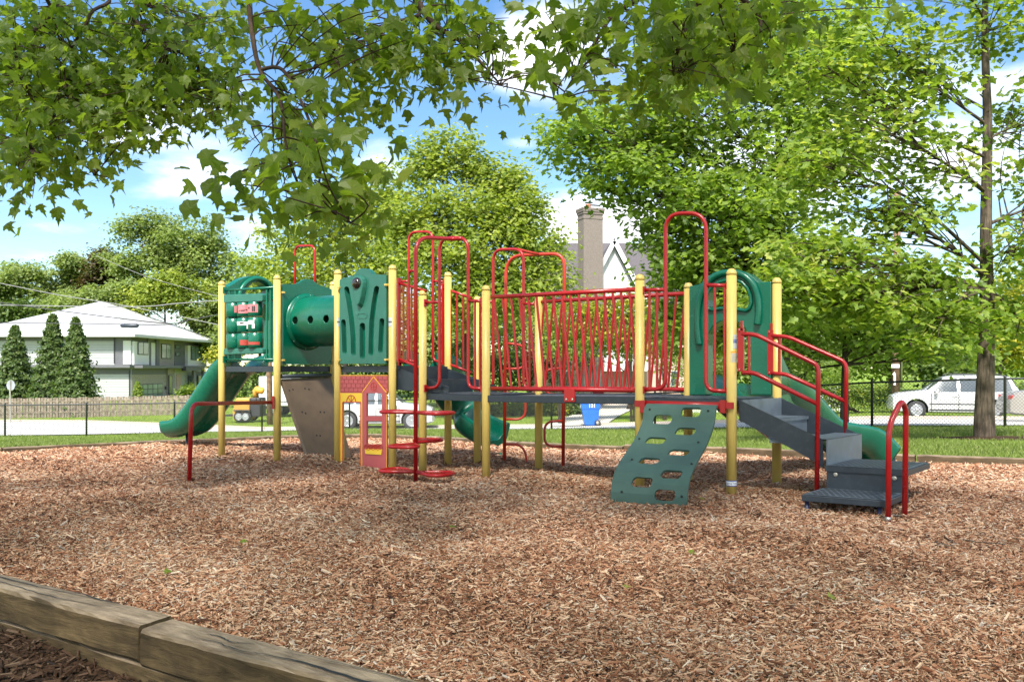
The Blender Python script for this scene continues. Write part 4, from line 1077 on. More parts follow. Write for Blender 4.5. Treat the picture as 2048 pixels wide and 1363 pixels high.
# edging behind the bed
ep = [(x, float(yb_of(x))) for x in (-9.6,-7.8,-6.2,-4.5,-2.8,-1.3,.13,1.76,3.16,5.35,7.5,9.6)]
elab = ['brown edging timber at the left edge of the picture beside the lawn','brown edging timber left of the slide foot beside the lawn','brown edging timber behind the left slide','brown edging timber behind the leftmost yellow posts','brown edging timber seen behind the playhouse door','brown edging timber behind the red pod climber','brown edging timber behind the loop climber','brown edging timber behind the bridge','brown edging timber behind the green climbing wall','brown edging timber behind the grey stairs','brown edging timber right of the stairs, in front of the oak','brown edging timber beyond the right edge of the picture']
for i in range(len(ep)-1):
    a, b = V((*ep[i], 0)), V((*ep[i+1], 0)); d = (b-a).normalized()*.01
    za = (float(zbase(a.y))+float(zbase(b.y)))/2+(.075 if ep[i][0] < 1 else .105)
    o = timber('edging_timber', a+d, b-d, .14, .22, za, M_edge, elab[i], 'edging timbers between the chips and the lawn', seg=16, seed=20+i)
    o.rotation_euler = (0, math.asin((float(zbase(a.y))-float(zbase(b.y)))/(b-a).length), o.rotation_euler[2])
# fallen stick on the chips
q = MB(); q.tube(smooth_path([at(1925,1103,5.55), at(1950,1108,5.5), at(1985,1112,5.5), at(2010,1112,5.5)], 5), .008, 6); q.tube([at(1870,1118,5.3), at(1905,1132,5.2)], .007, 6)
tag(q.build('fallen_stick', M_brown), 'thin bare stick lying on the wood chips at far right', 'stick')
for p in bpy.data.objects['fallen_stick'].data.vertices: p.co.z = float(zmulch(p.co.x, p.co.y))+.03+(p.co.z*.0)+random.uniform(0, .012)
# ------------------------------------------------------------ chain link fence
M_fence = mat('black_vinyl_steel', (.022,.024,.024), .45, var=.1); M_wire = mat('fence_wire', (.06,.062,.06), .5, var=.1)
cl = thing('chain_link_fence', 'black chain link fence with posts and top rail along the road', 'fence', (0, 30, zt(0, 30)))
fc = [-330,-150,10,173,349,524,699,900,1103,1310,1520,1744,2010,2290]
fp = []
for c in fc:
    y = yfc(c); x = (c-CX)/F*y; fp.append(V((x, y, zt(x, y))))
HF = 1.2
for p in fp:
    q = MB(); q.lathe((p.x, p.y, p.z-.3), [(.034, 0), (.034, HF+.32), (.038, HF+.33), (.03, HF+.37), (.001, HF+.39)], 12); q.build('fence_post', M_fence, cl)
q = MB(); q.tube([p+V((0,0,HF)) for p in fp], .026, 8); q.build('top_rail', M_fence, cl)
q = MB(); st = .088
for a, b in zip(fp[:-1], fp[1:]):
    Ln = (b-a).length
    pt = lambda u, w: a.lerp(b, u/Ln)+V((0,0,.03+w))
    h = HF-.05; u = -h
    while u < Ln:
        u0, u1 = max(u, 0), min(u+h, Ln)
        if u1-u0 > .02:
            q.tube([pt(u0, u0-u), pt(u1, u1-u)], .0042, 3, caps=False)
            q.tube([pt(u0, h-(u0-u)), pt(u1, h-(u1-u))], .0042, 3, caps=False)
        u += st
q.build('wire_mesh', M_wire, cl, fixn=False)
# ------------------------------------------------------------ left wooden fence
M_pick = wood_mat('grey_fence_board', (.16,.125,.095), (.33,.27,.21), grain=(20, 20, 1.2)); M_wpick = mat('white_fence_paint', (.72,.72,.70), .6)
def picket_fence(name, label, c0, c1, Y0, Y1, h, w, gap, m, th=.025, point=False):
    x0, x1 = (c0-CX)/F*Y0, (c1-CX)/F*Y1; a, b = V((x0, Y0, 0)), V((x1, Y1, 0)); Ln = (b-a).length; n = int(Ln/gap); d = (b-a)/Ln; ang = math.atan2(d.y, d.x)
    r = thing(name, label, 'fence', (x0, Y0, zt(x0, Y0)))
    for i in range(n):
        p = a+d*(gap*(i+.5)); z = zt(p.x, p.y); hh = h*(1+random.uniform(-.025, .025)); q = MB()
        off = V((-d.y, d.x, 0))*(.02 if i % 2 and not point else -.02)
        q.box(p+off+V((0,0,z+hh/2)), (w, th, hh), ang+random.uniform(-.03, .03)); q.build('picket', m, r)
    q = MB()
    for zz in (.3, h*.8): q.beam(a+V((0,0,zt(a.x, a.y)+zz)), b+V((0,0,zt(b.x, b.y)+zz)), .04, .09)
    q.build('fence_rail', m, r)
    return r
picket_fence('wooden_fence', 'grey brown board fence in front of the conifers and the grey house', -70, 392, 51, 54, 1.22, .135, .165, M_pick)
picket_fence('picket_fence', 'white picket fence behind the playground stairs and right slide', 1385, 1700, 46, 41, 1.25, .07, .115, M_wpick, point=True)
# ------------------------------------------------------------ houses
M_sid = mat('pale_grey_siding', (.40,.41,.40), .6, var=.04); M_band = mat('charcoal_band', (.11,.11,.12), .6); M_hwht = mat('house_white', (.62,.62,.61), .6, var=.03)
M_stone = mat('stacked_stone', (.30,.265,.235), .8, var=.35, vscale=9, bump=.6, bscale=9); M_roofw = mat('white_metal_roof', (.50,.50,.50), .4, var=.03); M_glass = mat('dark_glass', (.05,.075,.08), .06, var=.1, spec=1.0); M_glassl = mat('pale_glass', (.16,.22,.22), .1, var=.25, vscale=1)
M_frame = mat('black_window_frame', (.025,.025,.028), .5); M_brick = mat('grey_brick', (.17,.14,.12), .85, var=.25, vscale=14, bump=.4, bscale=20); M_shing = mat('dark_shingles', (.085,.075,.078), .9, var=.35, vscale=12, bump=.5, bscale=25)
M_pbrick = mat('pink_brick', (.5,.36,.30), .85, var=.15, vscale=10, bump=.3); M_terra = mat('terracotta', (.45,.16,.08), .8)
hs = thing('modern_house', 'modern two storey house with a white hip roof and grey siding, behind conifers', 'house', (-36, 85, -1.8))
Pc, Pe = at(262, 700, 80), at(409, 700, 100); Pl = at(-40, 700, 80)
for v_ in (Pc, Pe, Pl): v_.z = 0
dn = V(((Pe-Pc).y, -(Pe-Pc).x, 0)).normalized()
def slab(parent, name, m, P, Q, x0, x1, y0, y1, off, th=.12, ref=None):
    # box on the facade through P,Q between pixel columns; heights read at the column ref
    a, b = on(P, Q, x0, y0, off), on(P, Q, x1, y0, off)
    xr = x0 if ref is None else ref
    zt0, zb0 = on(P, Q, xr, y0).z, on(P, Q, xr, y1).z
    n_ = V(((Q-P).y, -(Q-P).x, 0)).normalized()
    vs = [V((p.x, p.y, z)) for p in (a, b, b-n_*th, a-n_*th) for z in (zb0, zt0)]
    q = MB(); q.add(vs, [(0,2,3,1),(2,4,5,3),(4,6,7,5),(6,0,1,7),(1,3,5,7),(0,6,4,2)])
    return q.build(name, m, parent)
# masses
q = MB(); zE = on(Pl, Pc, 262, 668).z; zM = on(Pl, Pc, 262, 731).z; zG = -2.2
back = V((-20, 26, 0)); 
def mass(q, ps, z0, z1):
    n = len(ps); q.add([(p.x, p.y, z0) for p in ps]+[(p.x, p.y, z1) for p in ps], [tuple(range(n))[::-1], tuple(range(n, 2*n))]+[(i, (i+1) % n, (i+1) % n+n, i+n) for i in range(n)])
Pb = Pe+V((-16, 3, 0)); Pbl = Pl+V((-2, 22, 0))
mass(q, [Pl, Pc, Pe, Pb, Pbl], zG, zE); wl_ = q.build('wall', M_sid, hs)
# siding lines
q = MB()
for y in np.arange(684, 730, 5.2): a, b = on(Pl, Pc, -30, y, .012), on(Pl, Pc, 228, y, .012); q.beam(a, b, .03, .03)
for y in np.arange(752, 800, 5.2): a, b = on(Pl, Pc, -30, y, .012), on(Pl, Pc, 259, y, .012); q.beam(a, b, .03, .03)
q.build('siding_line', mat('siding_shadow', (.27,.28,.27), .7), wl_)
slab(hs, 'upper_band', M_band, Pl, Pc, -38, 261.8, 668, 681.5, .03, ref=200); slab(hs, 'lower_band', M_band, Pl, Pc, -38, 261.8, 736, 748, .03, ref=200)
slab(hs, 'corner_panel', M_band, Pl, Pc, 229, 246.5, 680, 730, .05, ref=240); slab(hs, 'corner_panel', M_hwht, Pl, Pc, 247, 262.3, 681, 728, .09, ref=255)
slab(hs, 'downpipe', M_frame, Pl, Pc, 228.5, 230.5, 676, 726, .12, ref=240); slab(hs, 'downpipe', M_frame, Pl, Pc, 259, 261, 740, 797, .14, ref=255)
slab(hs, 'gutter_roof', M_band, Pl, Pc, -38, 268, 729, 735, .9, .9, ref=255)
f_ = lambda nm, m, x0, x1, y0, y1, off, th=.12, ref=None: slab(hs, nm, m, Pc, Pe, x0, x1, y0, y1, off, th, ref)
f_('upper_band', M_band, 262, 409, 670, 690, .02)
def win(x0, x1, y0, y1, off, n=2, gm=M_glassl, h=hs, P=None, Q=None, fm=M_frame):
    P = P or Pc; Q = Q or Pe
    w_ = slab(h, 'window', fm, P, Q, x0, x1, y0, y1, off, .06, ref=x0)
    for k in range(n):
        a, b = x0+1.1+(x1-x0-1.4)*k/n, x0+(x1-x0-1.4)*(k+1)/n
        slab(w_, 'pane', gm, P, Q, a, b, y0+1.4, y1-1.4, off+.025, .05, ref=x0)
f_('front_panel', M_hwht, 263, 293, 682, 729, .25, .3); win(269.5, 291, 683, 708.5, .3, 2)
f_('dark_panel', M_band, 293.5, 300.5, 674, 730, .1); f_('front_panel', M_hwht, 300.8, 309.5, 685, 730, .06); f_('dark_panel', M_band, 309.8, 316, 675, 730, .16)
f_('stone_panel', M_stone, 316, 346.5, 679, 731, .1, .2, ref=316); win(320, 339.5, 687, 716.5, .15, 2)
f_('dark_panel', M_band, 347, 362.5, 684, 731, .12, ref=347); win(348, 358, 689, 697, .17, 1); win(348, 358, 703.5, 711.5, .17, 1)
f_('front_panel', M_band, 362.8, 368, 690, 731, .1); f_('front_panel', M_hwht, 368.3, 406.5, 690, 732, .4, .5); win(374, 400.5, 691, 719.5, .45, 3)
f_('porch_roof', M_band, 262, 428, 730, 735.5, 1.1, 1.1, ref=262); f_('porch_fascia', M_frame, 346, 378, 733, 741, 1.4, .5, ref=346)
f_('garage_band', M_band, 263, 331.5, 737, 749, .05); f_('stone_panel', M_stone, 263, 332, 749, 800, .05, .2); f_('stone_panel', M_stone, 332.2, 346, 737, 799, .2, .3)
gd = f_('garage_door', M_frame, 272, 323.5, 768, 800, .1, .1)
for i in range(5):
    for j in range(3): slab(gd, 'pane', M_glassl, Pc, Pe, 273.5+10*i, 282.3+10*i, 769.5+10.2*j, 778+10.2*j, .14, .05, ref=273.5)
win(332.5, 340, 750, 798, .26, 1, M_glass); f_('entry_wall', M_hwht, 347, 371, 743, 799, -.05, ref=347); dr = f_('front_door', M_pbrick, 352, 362, 748, 798, .06, ref=347); f_('porch_post', M_band, 369.5, 374.5, 738, 799, 1.0, .25, ref=370); f_('porch_post', M_band, 389.5, 394, 738, 798, 1.0, .25, ref=390)
f_('entry_wall', M_sid, 374, 409, 743, 799, .0, ref=374); win(375.5, 388, 750, 797, .1, 2, M_glass); win(394, 401.5, 750, 797, .1, 1, M_glass)
f_('wall_lamp', M_frame, 328.2, 330.2, 772, 778, .2)
# hip roof
za = zE+.02; q = MB()
e_ = [Pl+V((-1.5,-1.2,0)), Pc+V((.9,-1.2,0)), Pe+V((2.3,.3,0)), Pb+V((0,1,0)), Pbl+V((-1,1,0))]
zap = EZ+(HY-602)/F*92; apx = V(((203-CX)/F*92, 92, zap)); apr = V(((240-CX)/F*95, 95, zap-.4))
vs = [(p.x, p.y, za-.05) for p in e_]+[tuple(apx), tuple(apr)]
q.add(vs, [(0,1,6,5),(1,2,6),(2,3,6),(3,4,5,6),(4,0,5)]); q.add([(p.x, p.y, za-.30) for p in e_]+[(p.x, p.y, za-.05) for p in e_], [(4,3,2,1,0)]+[(i, (i+1) % 5, (i+1) % 5+5, i+5) for i in range(5)])
q.build('roof', M_roofw, hs, fixn=True)
# porch railing of another house at far left
pr = thing('porch', 'white porch railing and wooden deck at the left edge, behind the road sign', 'porch', (-42, 72, -1.5))
q = MB(); A_, B_ = at(-60, 770, 72), at(41, 770, 72)
q.beam(at(-60,769,72), at(42,769,72), .1, .14); q.beam(at(-60,789,72), at(42,789,72), .1, .14); q.beam(at(-60,793,72), at(43,793,72), .5, .22)
for x in (-30, 13, 39.5): q.beam(at(x,796,72), at(x,765,72), .2, .2, up=(0,1,0))
q.build('railing', M_hwht, pr)
q = MB()
for x in np.arange(-55, 40, 5): q.beam(at(x,769,72), at(x,789,72), .03, .03, up=(0,1,0))
q.build('baluster', M_frame, pr)
q = MB(); q.beam(at(-60,800,71.5), at(80,800,71.5), 1.5, .35); q.build('deck_boards', M_pick, pr)
q = MB(); q.box(at(-50,770,80)+V((0,3,0)), (5, 5, 5)); q.build('wall', M_pbrick, pr)
# gabled house with the chimney
gh = thing('gabled_house', 'white gabled house with dark shingle roof and tall brick chimney above the trees', 'house', (5, 62, -1))
q = MB(); x0, x1 = at(1060,700,60).x, at(1372,700,60).x
q.box(((x0+x1)/2, 64.5, 1.5), (x1-x0, 9, 5.6)); q.build('wall', M_pbrick, gh)
zr_ = EZ+(HY-486)/F*66; ze_ = EZ+(HY-590)/F*60
q = MB(); q.add([(x0-.5,59.6,ze_),(x1+.5,59.6,ze_),(x1+.5,66,zr_),(x0-.5,66,zr_),(x0-.5,72,ze_),(x1+.5,72,ze_)], [(0,1,2,3),(3,2,5,4)]); q.add([(x0-.5,59.6,ze_-.25),(x1+.5,59.6,ze_-.25),(x1+.5,66,zr_-.25),(x0-.5,66,zr_-.25),(x0-.5,72,ze_-.25),(x1+.5,72,ze_-.25)], [(3,2,1,0),(4,5,2,3)]); 
q.build('roof', M_shing, gh)
q = MB(); q.add([(x0,60,ze_-.6),(x1,60,ze_-.6),(x1,60,ze_),(x0,60,ze_)], [(0,1,2,3)])
for xx_ in (x0, x1): q.add([(xx_,60.5,ze_-.3),(xx_,71.5,ze_-.3),(xx_,66,zr_-.3)], [(0,1,2)])
q.build('gable_wall', M_hwht, gh)
ap = at(1229,481,58); hw = 2.55; dz = 4.9
L_, R_ = ap+V((-hw,0,-dz)), ap+V((hw,0,-dz))
q = MB(); q.add([L_+V((.2,.35,0)), R_+V((-.2,.35,0)), ap+V((0,.35,-.35)), L_+V((.2,.35,-4)), R_+V((-.2,.35,-4))], [(0,1,2),(3,4,1,0)])
for p in (L_+V((.2,.35,0)), R_+V((-.2,.35,0))): q.add([p, p+V((0,8,0)), p+V((0,8,-4)), p+V((0,0,-4))], [(0,1,2,3)])
for k in range(12):
    x = -hw+.42*k+.1; zt2 = dz*(1-abs(x)/hw)
    if zt2 > .5: q.beam(ap+V((x,.33,-dz-3)), ap+V((x,.33,-dz+zt2-.45)), .03, .03, up=(0,1,0))
q.build('gable_wall', M_hwht, gh)
q = MB(); up = V((0,0,.08))
for s_ in (L_, R_): 
    o_ = (s_-ap).normalized()
    q.add([ap, s_+o_*.4, s_+o_*.4+V((0,8,0)), ap+V((0,8,0)), ap+up*2.4, s_+o_*.4+up*2.4, s_+o_*.4+V((0,8,0))+up*2.4, ap+V((0,8,0))+up*2.4], [(0,1,2,3),(7,6,5,4),(0,4,5,1),(1,5,6,2),(2,6,7,3)])
q.build('gable_roof', M_shing, gh)
q = MB()
for s_ in (L_, R_): q.beam(ap+V((0,-.02,-.02)), s_+(s_-ap).normalized()*.4+V((0,-.02,0)), .1, .3, up=(0,-1,0) if False else (0,0,1))
q.build('bargeboard', M_hwht, gh)
ch_c = at(1180.5, 500, 57.2); cw_ = 1.42
q = MB(); zt_c = EZ+(HY-424)/F*57.2
q.box((ch_c.x, ch_c.y, (zt_c-1)/2), (cw_, .95, zt_c+1), .35)
chim = q.build('chimney', M_brick, gh)
q = MB()
for k, (w_, z_) in enumerate(((.06,-.42),(.1,-.10),(.18,.05),(.22,.18))): q.box((ch_c.x, ch_c.y, zt_c+z_-.05), (cw_+w_, .95+w_, .13), .35)
q.build('chimney_cap', M_brick, chim)
q = MB(); q.lathe((ch_c.x-.15, ch_c.y, zt_c+.15), [(.2,0),(.22,.05),(.17,.3),(.2,.36)], 14); q.build('chimney_pot', M_terra, chim)
q = MB(); q.box((ch_c.x-.1, ch_c.y, zt_c+.62), (.5,.4,.04), .3); q.box((ch_c.x+.35, ch_c.y, zt_c+.45), (.7,.3,.04), .3); q.build('chimney_cowl', M_dark, chim)
WP, WQ = V((x0,60,0)), V((x1,60,0))
for xa, xb in ((1341,1355),(1130,1144)):
    win(xa, xb, 741, 772, .06, 1, M_glass, gh, WP, WQ, M_hwht)
# ------------------------------------------------------------ street things
def stopsign():
    p = at(21, 800, 47); z = zt(p.x, 47)
    r = thing('road_sign', 'grey back of an octagonal road sign on a post at the left edge', 'sign', (p.x, 47, z))
    q = MB(); q.beam((p.x, 47, z-.2), (p.x-.03, 47, EZ+(HY-760)/F*47), .06, .035, up=(0,1,0)); q.build('sign_post', M_zinc, r)
    q = MB(); c = at(21.5, 770, 47.05); q.lathe(c+V((0,-.004,0)), [(.3,0),(.3,.006)], 8, axis=(0.25,1,0)); q.build('sign_plate', mat('sign_back', (.33,.35,.36), .4, metal=.3), r)
stopsign()
M_pole = wood_mat('utility_pole_wood', (.13,.075,.045), (.30,.19,.12), grain=(20,20,1)); 
def pole(px, ybase_Y, ytop, r, label, lean=0):
    p = at(px, 800, ybase_Y); z = zt(p.x, p.y); o = thing('utility_pole', label, 'pole', (p.x, p.y, z)); top = at(px+lean, ytop, ybase_Y)
    q = MB(); q.tube([(p.x, p.y, z-.4), (p.x*.5+top.x*.5, p.y, (z+top.z)/2), tuple(top)], [r, r*.93, r*.85], 14); q.build('pole_shaft', M_pole, o); return o, p, z
o, p, z = pole(1791, 37.5, 380, .17, 'brown wooden utility pole with a white number plate, left of the white SUV', 4)
q = MB(); q.add([at(1783,728,37.3), at(1799,728,37.3), at(1799,735,37.3), at(1783,735,37.3)], [(3,2,1,0)]); q.add([at(1784.5,748,37.3), at(1789,743,37.3), at(1791.5,748,37.3), at(1791.5,770,37.3), at(1787.5,770,37.3), at(1787.5,750,37.3)], [(5,4,3,2,1,0)])
tag(q.build('number_plate', M_white, o))
q = MB(); q.tube([at(1803,775,37.4), at(1803,560,37.4)], .05, 8); q.build('conduit', M_zinc, o)
pole(540, 42.5, 600, .15, 'reddish wooden utility pole behind the left posts and the trailer', -4)
M_cable = mat('power_cable', (.03,.03,.03), .6); M_cablel = mat('pale_cable', (.2,.2,.19), .5)
def wire(pts, Y, r, m, label, sub=True):
    q = MB(); q.tube(smooth_path([at(x, y, Y) for x, y in pts], 8), r, 5)
    return tag(q.build('power_line', m), label, 'cable', 'overhead cables at left')
wire([(-160,532),(0,566),(120,590),(250,611),(435,649),(536,676)], 43, .02, M_cablel, 'pale cable sloping down right across the top of the white roof')
wire([(-160,608),(0,610),(265,613),(350,607),(435,601),(536,596)], 44, .026, M_cablel, 'pale cable bent at its middle, level over the white roof ridge')
wire([(-160,588),(0,605),(150,625),(330,646),(380,639),(435,629),(536,610)], 43.4, .028, M_cable, 'black cable sagging to the cable box before the white roof')
wr = wire([(-160,643),(0,645),(180,647),(300,649),(345,648)], 43.6, .024, M_cable, 'black cable level in front of the eaves, carrying a small box')
q = MB(); q.tube([at(241,651,43.5), at(244,651,43.5), at(274,651,43.5), at(277,651,43.5)], [.05,.11,.11,.05], 10); q.build('splice_box', M_dark, wr)
wire([(190,510),(300,555),(435,592),(536,615)], 70, .022, M_cablel, 'thin cable in front of the left trees, above the roof')
# bin
M_bin = mat('blue_bin_plastic', (.02,.14,.55), .4, var=.1); M_binl = mat('grey_bin_lid', (.16,.17,.20), .5)
bp_ = at(1181, 850, 37.7); bz_ = zt(bp_.x, 37.7)+.05; s_ = 37.7/F
rb = thing('recycling_bin', 'blue wheeled recycling bin with grey lid at the end of the driveway', 'bin', (bp_.x, 37.7, bz_))
def ring(x0, x1, y0, y1, z): return [(x0,y0,z),(x1,y0,z),(x1,y1,z),(x0,y1,z)]
q = MB(); b0 = ring(-.27,.30,-.30,.30,0.03); b1 = ring(-.40,.36,-.36,.36,.72); b2 = ring(-.43,.40,-.38,.38,.74); b3 = ring(-.44,.40,-.4,.4,.99)
vs = b0+b1+b2+b3; q.add([(bp_.x+x, 37.7+y, bz_+z) for x, y, z in vs], [(3,2,1,0),(12,13,14,15)]+[(k*4+i, k*4+(i+1) % 4, k*4+4+(i+1) % 4, k*4+4+i) for k in range(3) for i in range(4)]); q.build('bin_body', M_bin, rb, bevel=.03)
q = MB(); q.add([(bp_.x+x, 37.7+y, bz_+z) for x, y, z in ring(-.50,.50,-.43,.43,.99)+ring(-.5,.52,-.43,.43,1.03)+ring(-.36,.45,-.3,.3,1.11)], [(3,2,1,0),(8,9,10,11)]+[(k*4+i, k*4+(i+1) % 4, k*4+4+(i+1) % 4, k*4+4+i) for k in range(2) for i in range(4)]); q.build('bin_lid', M_binl, rb, bevel=.02)
for yy in (-.33, .33):
    q = MB(); q.lathe((bp_.x+.28, 37.7+yy-.03, bz_+.13), [(.02,-.03),(.13,-.03),(.135,0),(.135,.05),(.13,.07),(.02,.07)], 18, axis=(0,1,0)); wh_ = q.build('wheel', M_frame, rb)
    q = MB(); q.lathe((bp_.x+.28, 37.7+yy-.07, bz_+.13), [(.001,0),(.075,0),(.075,.02)], 14, axis=(0,1,0)); q.build('hub', M_zinc, wh_)
q = MB(); vs, fs = text_faces('131', .21, .006); q.add([(bp_.x+.03+x, 37.7-.407, bz_+.88+y) for x, y, z in vs], fs); q.build('house_number', M_white, rb, fixn=False)
q = MB(); q.lathe((bp_.x-.447, 37.62, bz_+.86), [(.09,0),(.09,.004)], 16, axis=(-1,-.2,0)); q.build('round_label', M_white, rb)
# ------------------------------------------------------------ vehicles
M_carw = mat('white_car_paint', (.50,.50,.485), .22, var=.03, coat=.6); M_carb = mat('beige_car_paint', (.27,.25,.215), .3, var=.08, vscale=2, coat=.4); M_tyre = mat('tyre_rubber', (.035,.035,.036), .8); M_rim = mat('alloy_rim', (.5,.5,.52), .3, metal=.7)
M_tail = mat('tail_light', (.45,.01,.012), .15, coat=.5); M_head = mat('head_light', (.62,.58,.42), .08, spec=1.0); M_trim = mat('black_trim', (.03,.03,.032), .5); M_cglass = mat('car_glass', (.06,.075,.08), .04, var=.1, spec=1)
def wheel(parent, x, y, r, side, z0=0):
    q = MB(); k0 = len(bpy.data.objects)
    S_ = lambda o: [setattr(v, 'co', v.co+V((0,0,z0))) for v in o.data.vertices] if z0 else None
    q.lathe((x, y-.11, r), [(r*.62,-.0),(r*.9,-.005),(r*.99,.03),(r,.08),(r,.14),(r*.99,.19),(r*.9,.225),(r*.62,.22)], 30, axis=(0,1,0)); w_ = q.build('wheel', M_tyre, parent); S_(w_)
    q = MB(); y0 = y-.115 if side < 0 else y+.115
    q.lathe((x, y0, r), [(r*.65,0),(r*.62,-.012),(r*.55,-.008),(r*.54,.05)], 26, axis=(0,-side,0)); qd = MB(); qd.lathe((x, y0-side*.035, r), [(r*.6,0),(r*.6,.01)], 22, axis=(0,-side,0)); S_(qd.build('brake_disc', M_trim, w_))  # dark disc put behind the spokes to stand for the shaded gaps
    for k in range(5):
        a = 2*math.pi*k/5+.3; d = V((math.cos(a), 0, math.sin(a))); c = V((x, y0+side*.004, r)); q.beam(c+d*r*.08, c+d*r*.6, .075, .03, up=(0,1,0))
    q.lathe((x, y0+side*.012, r), [(.055,0),(.05,.01),(.001,.012)], 14, axis=(0,side,0)); S_(q.build('rim', M_rim, w_))
def vehicle(name, label, cat, st, wheels, r, paint, loc, rz, glass_rng, pillars, lights, handles, rack=True, mirror=None, group=None):
    t = thing(name, label, cat, (0,0,0), group)
    ks = []; vs = []; fs = []; ms = []
    for x, zb, zl, ztp, wb, wl_, wt in st:
        zm = zb+(zl-zb)*.45; hs_ = [(0,zb),(wb*.8,zb),(wb,zb+.06),(wl_*1.0,zm),(wl_,zl-.08),(wl_*.985,zl),(wt+.03,ztp-.07),(wt-.05,ztp-.015),(0,ztp)]
        ring_ = [(x, y, z) for y, z in hs_]+[(x, -y, z) for y, z in hs_[-2:0:-1]]; vs += ring_
    k = len(ring_)
    for i in range(len(st)-1):
        for j in range(k): fs.append((i*k+j, (i+1)*k+j, (i+1)*k+(j+1) % k, i*k+(j+1) % k))
    fs += [tuple(range(k)), tuple((len(st)-1)*k+j for j in reversed(range(k)))]
    q = MB(); q.add(vs, fs, 0, True); body = q.build('body', [paint, M_trim], t)
    sbd = body.modifiers.new('e', 'EDGE_SPLIT'); sbd.split_angle = math.radians(38); body.modifiers.remove(sbd)
    for wx in wheels:
        q = MB(); q.lathe((wx, -1.4, r+.02), [(r+.07,0),(r+.07,2.8)], 26, mat=1, axis=(0,1,0)); c = q.build('cut', [paint, M_trim])
        bo = body.modifiers.new('b', 'BOOLEAN'); bo.object = c; bo.operation = 'DIFFERENCE'; bo.solver = 'EXACT'
        bpy.context.view_layer.update(); me = bpy.data.meshes.new_from_object(body.evaluated_get(bpy.context.evaluated_depsgraph_get()))
        body.modifiers.clear(); old = body.data; body.data = me; bpy.data.meshes.remove(old); bpy.data.objects.remove(c)
    me = body.data; me.name = 'body'
    es = body.modifiers.new('edges', 'EDGE_SPLIT'); es.split_angle = math.radians(35)
    # arches trim, glass
    xs = [s[0] for s in st]; itp = lambda x, i: float(np.interp(x, xs, [s[i] for s in st]))
    def side(x, f, s, off):
        zl, ztp, wl_, wt = itp(x,2), itp(x,3), itp(x,5), itp(x,6)
        y = wl_*.985+(wt+.03-wl_*.985)*f; z = zl+(ztp-.07-zl)*f; return (x, s*(y+off), z)
    for s in (-1, 1):
        for (xa, xb, xta, xtb) in glass_rng:
            q = MB(); o_ = []
            n = 6
            for i in range(n+1):
                t_ = i/n; o_ += [side(xa+(xb-xa)*t_, .06, s, .008), side(xta+(xtb-xta)*t_, .93, s, .008)]
            q.add(o_, [(2*i, 2*i+2, 2*i+3, 2*i+1) for i in range(n)]); q.build('side_window', M_cglass, t, fixn=False)
    for wx in wheels:
        for s in (-1, 1): wheel(t, wx, s*(itp(wx,4)-.12), r, s)
    for nm, m, x, y, z, sx_, sy_, sz_ in lights:
        for s in (-1, 1): q = MB(); q.box((x, s*y, z), (sx_, sy_, sz_), -.25*s if nm == 'headlight' else .2*s); q.build(nm, m, t, bevel=.03)
    for hx, hz in handles:
        for s in (-1, 1): q = MB(); q.box((hx, s*(itp(hx,5)+.012), hz), (.2,.035,.035)); q.build('door_handle', paint, t, bevel=.01)
    if mirror:
        for s in (-1, 1): q = MB(); q.box((mirror[0], s*(itp(mirror[0],5)+.1), mirror[1]), (.12,.2,.16)); q.build('wing_mirror', paint, t, bevel=.03)
    # windscreen and rear screen
    for (xa, za, wa, xb, zb_, wb_) in pillars:
        q = MB(); e = .012 if xb > xa else -.012
        q.add([(xa-e, -wa, za+.012), (xa-e, wa, za+.012), (xb-e, wb_, zb_+.012), (xb-e, -wb_, zb_+.012)], [(0,1,2,3)]); q.build('windscreen', M_cglass, t, fixn=False)
    if rack:
        for s in (-1, 1): q = MB(); q.tube(fillet([(2.1, s*.56, 1.70), (2.25, s*.56, 1.77), (3.9, s*.56, 1.76), (4.05, s*.56, 1.68)], .08, 4), .018, 8); q.build('roof_rail', M_trim, t)
    q = MB()
    for s in (-1, 1): q.beam((wheels[0]+r+.1, s*(itp(2.2,4)+.004), st[2][1]+.12), (wheels[1]-r-.1, s*(itp(2.2,4)+.004), st[2][1]+.12), .03, .05)
    for s in (-1, 1): q.beam((wheels[0]+r+.12, s*(itp(2.2,5)+.002), st[3][1]+.36), (wheels[1]-r-.12, s*(itp(2.2,5)+.002), st[3][1]+.36), .02, .035)
    for x in (0.02, xs[-1]-.02): q.box((x+(.06 if x < 1 else -.06), 0, .42), (.12, 1.2, .1))
    for dx in (glass_rng[0][0]-.05, glass_rng[1][0]-.06 if len(glass_rng) > 1 else glass_rng[0][1]):
        for s in (-1, 1): q.box((dx, s*(itp(dx,5)-.004), (itp(dx,2)+itp(dx,1))/2+.02), (.022, .02, .72))
    q.build('trim', M_trim, t)
    t.location = loc; t.rotation_euler = (0, 0, rz)
    return t
SUVST = [(0,.36,.60,.66,.62,.66,.40),(.08,.30,.80,.90,.82,.84,.64),(.36,.25,.94,1.02,.89,.90,.76),(.95,.24,1.01,1.09,.90,.91,.79),(1.30,.24,1.04,1.13,.90,.91,.77),(1.95,.24,1.04,1.65,.90,.91,.62),(2.35,.24,1.04,1.72,.90,.91,.65),(3.4,.24,1.05,1.73,.90,.91,.66),(4.25,.25,1.06,1.68,.90,.905,.66),(4.50,.30,1.07,1.25,.89,.90,.72),(4.60,.34,1.0,1.09,.88,.88,.76),(4.69,.40,.76,.84,.82,.82,.62)]
GL = [(1.50,2.36,1.95,2.38),(2.48,3.28,2.48,3.28),(3.36,4.30,3.36,4.16)]
LI = [('headlight', M_head, .22, .66, .74, .3, .2, .16), ('taillight', M_tail, 4.42, .80, .98, .2, .16, .34)]
suvp = at(1764, 840, 34.6)
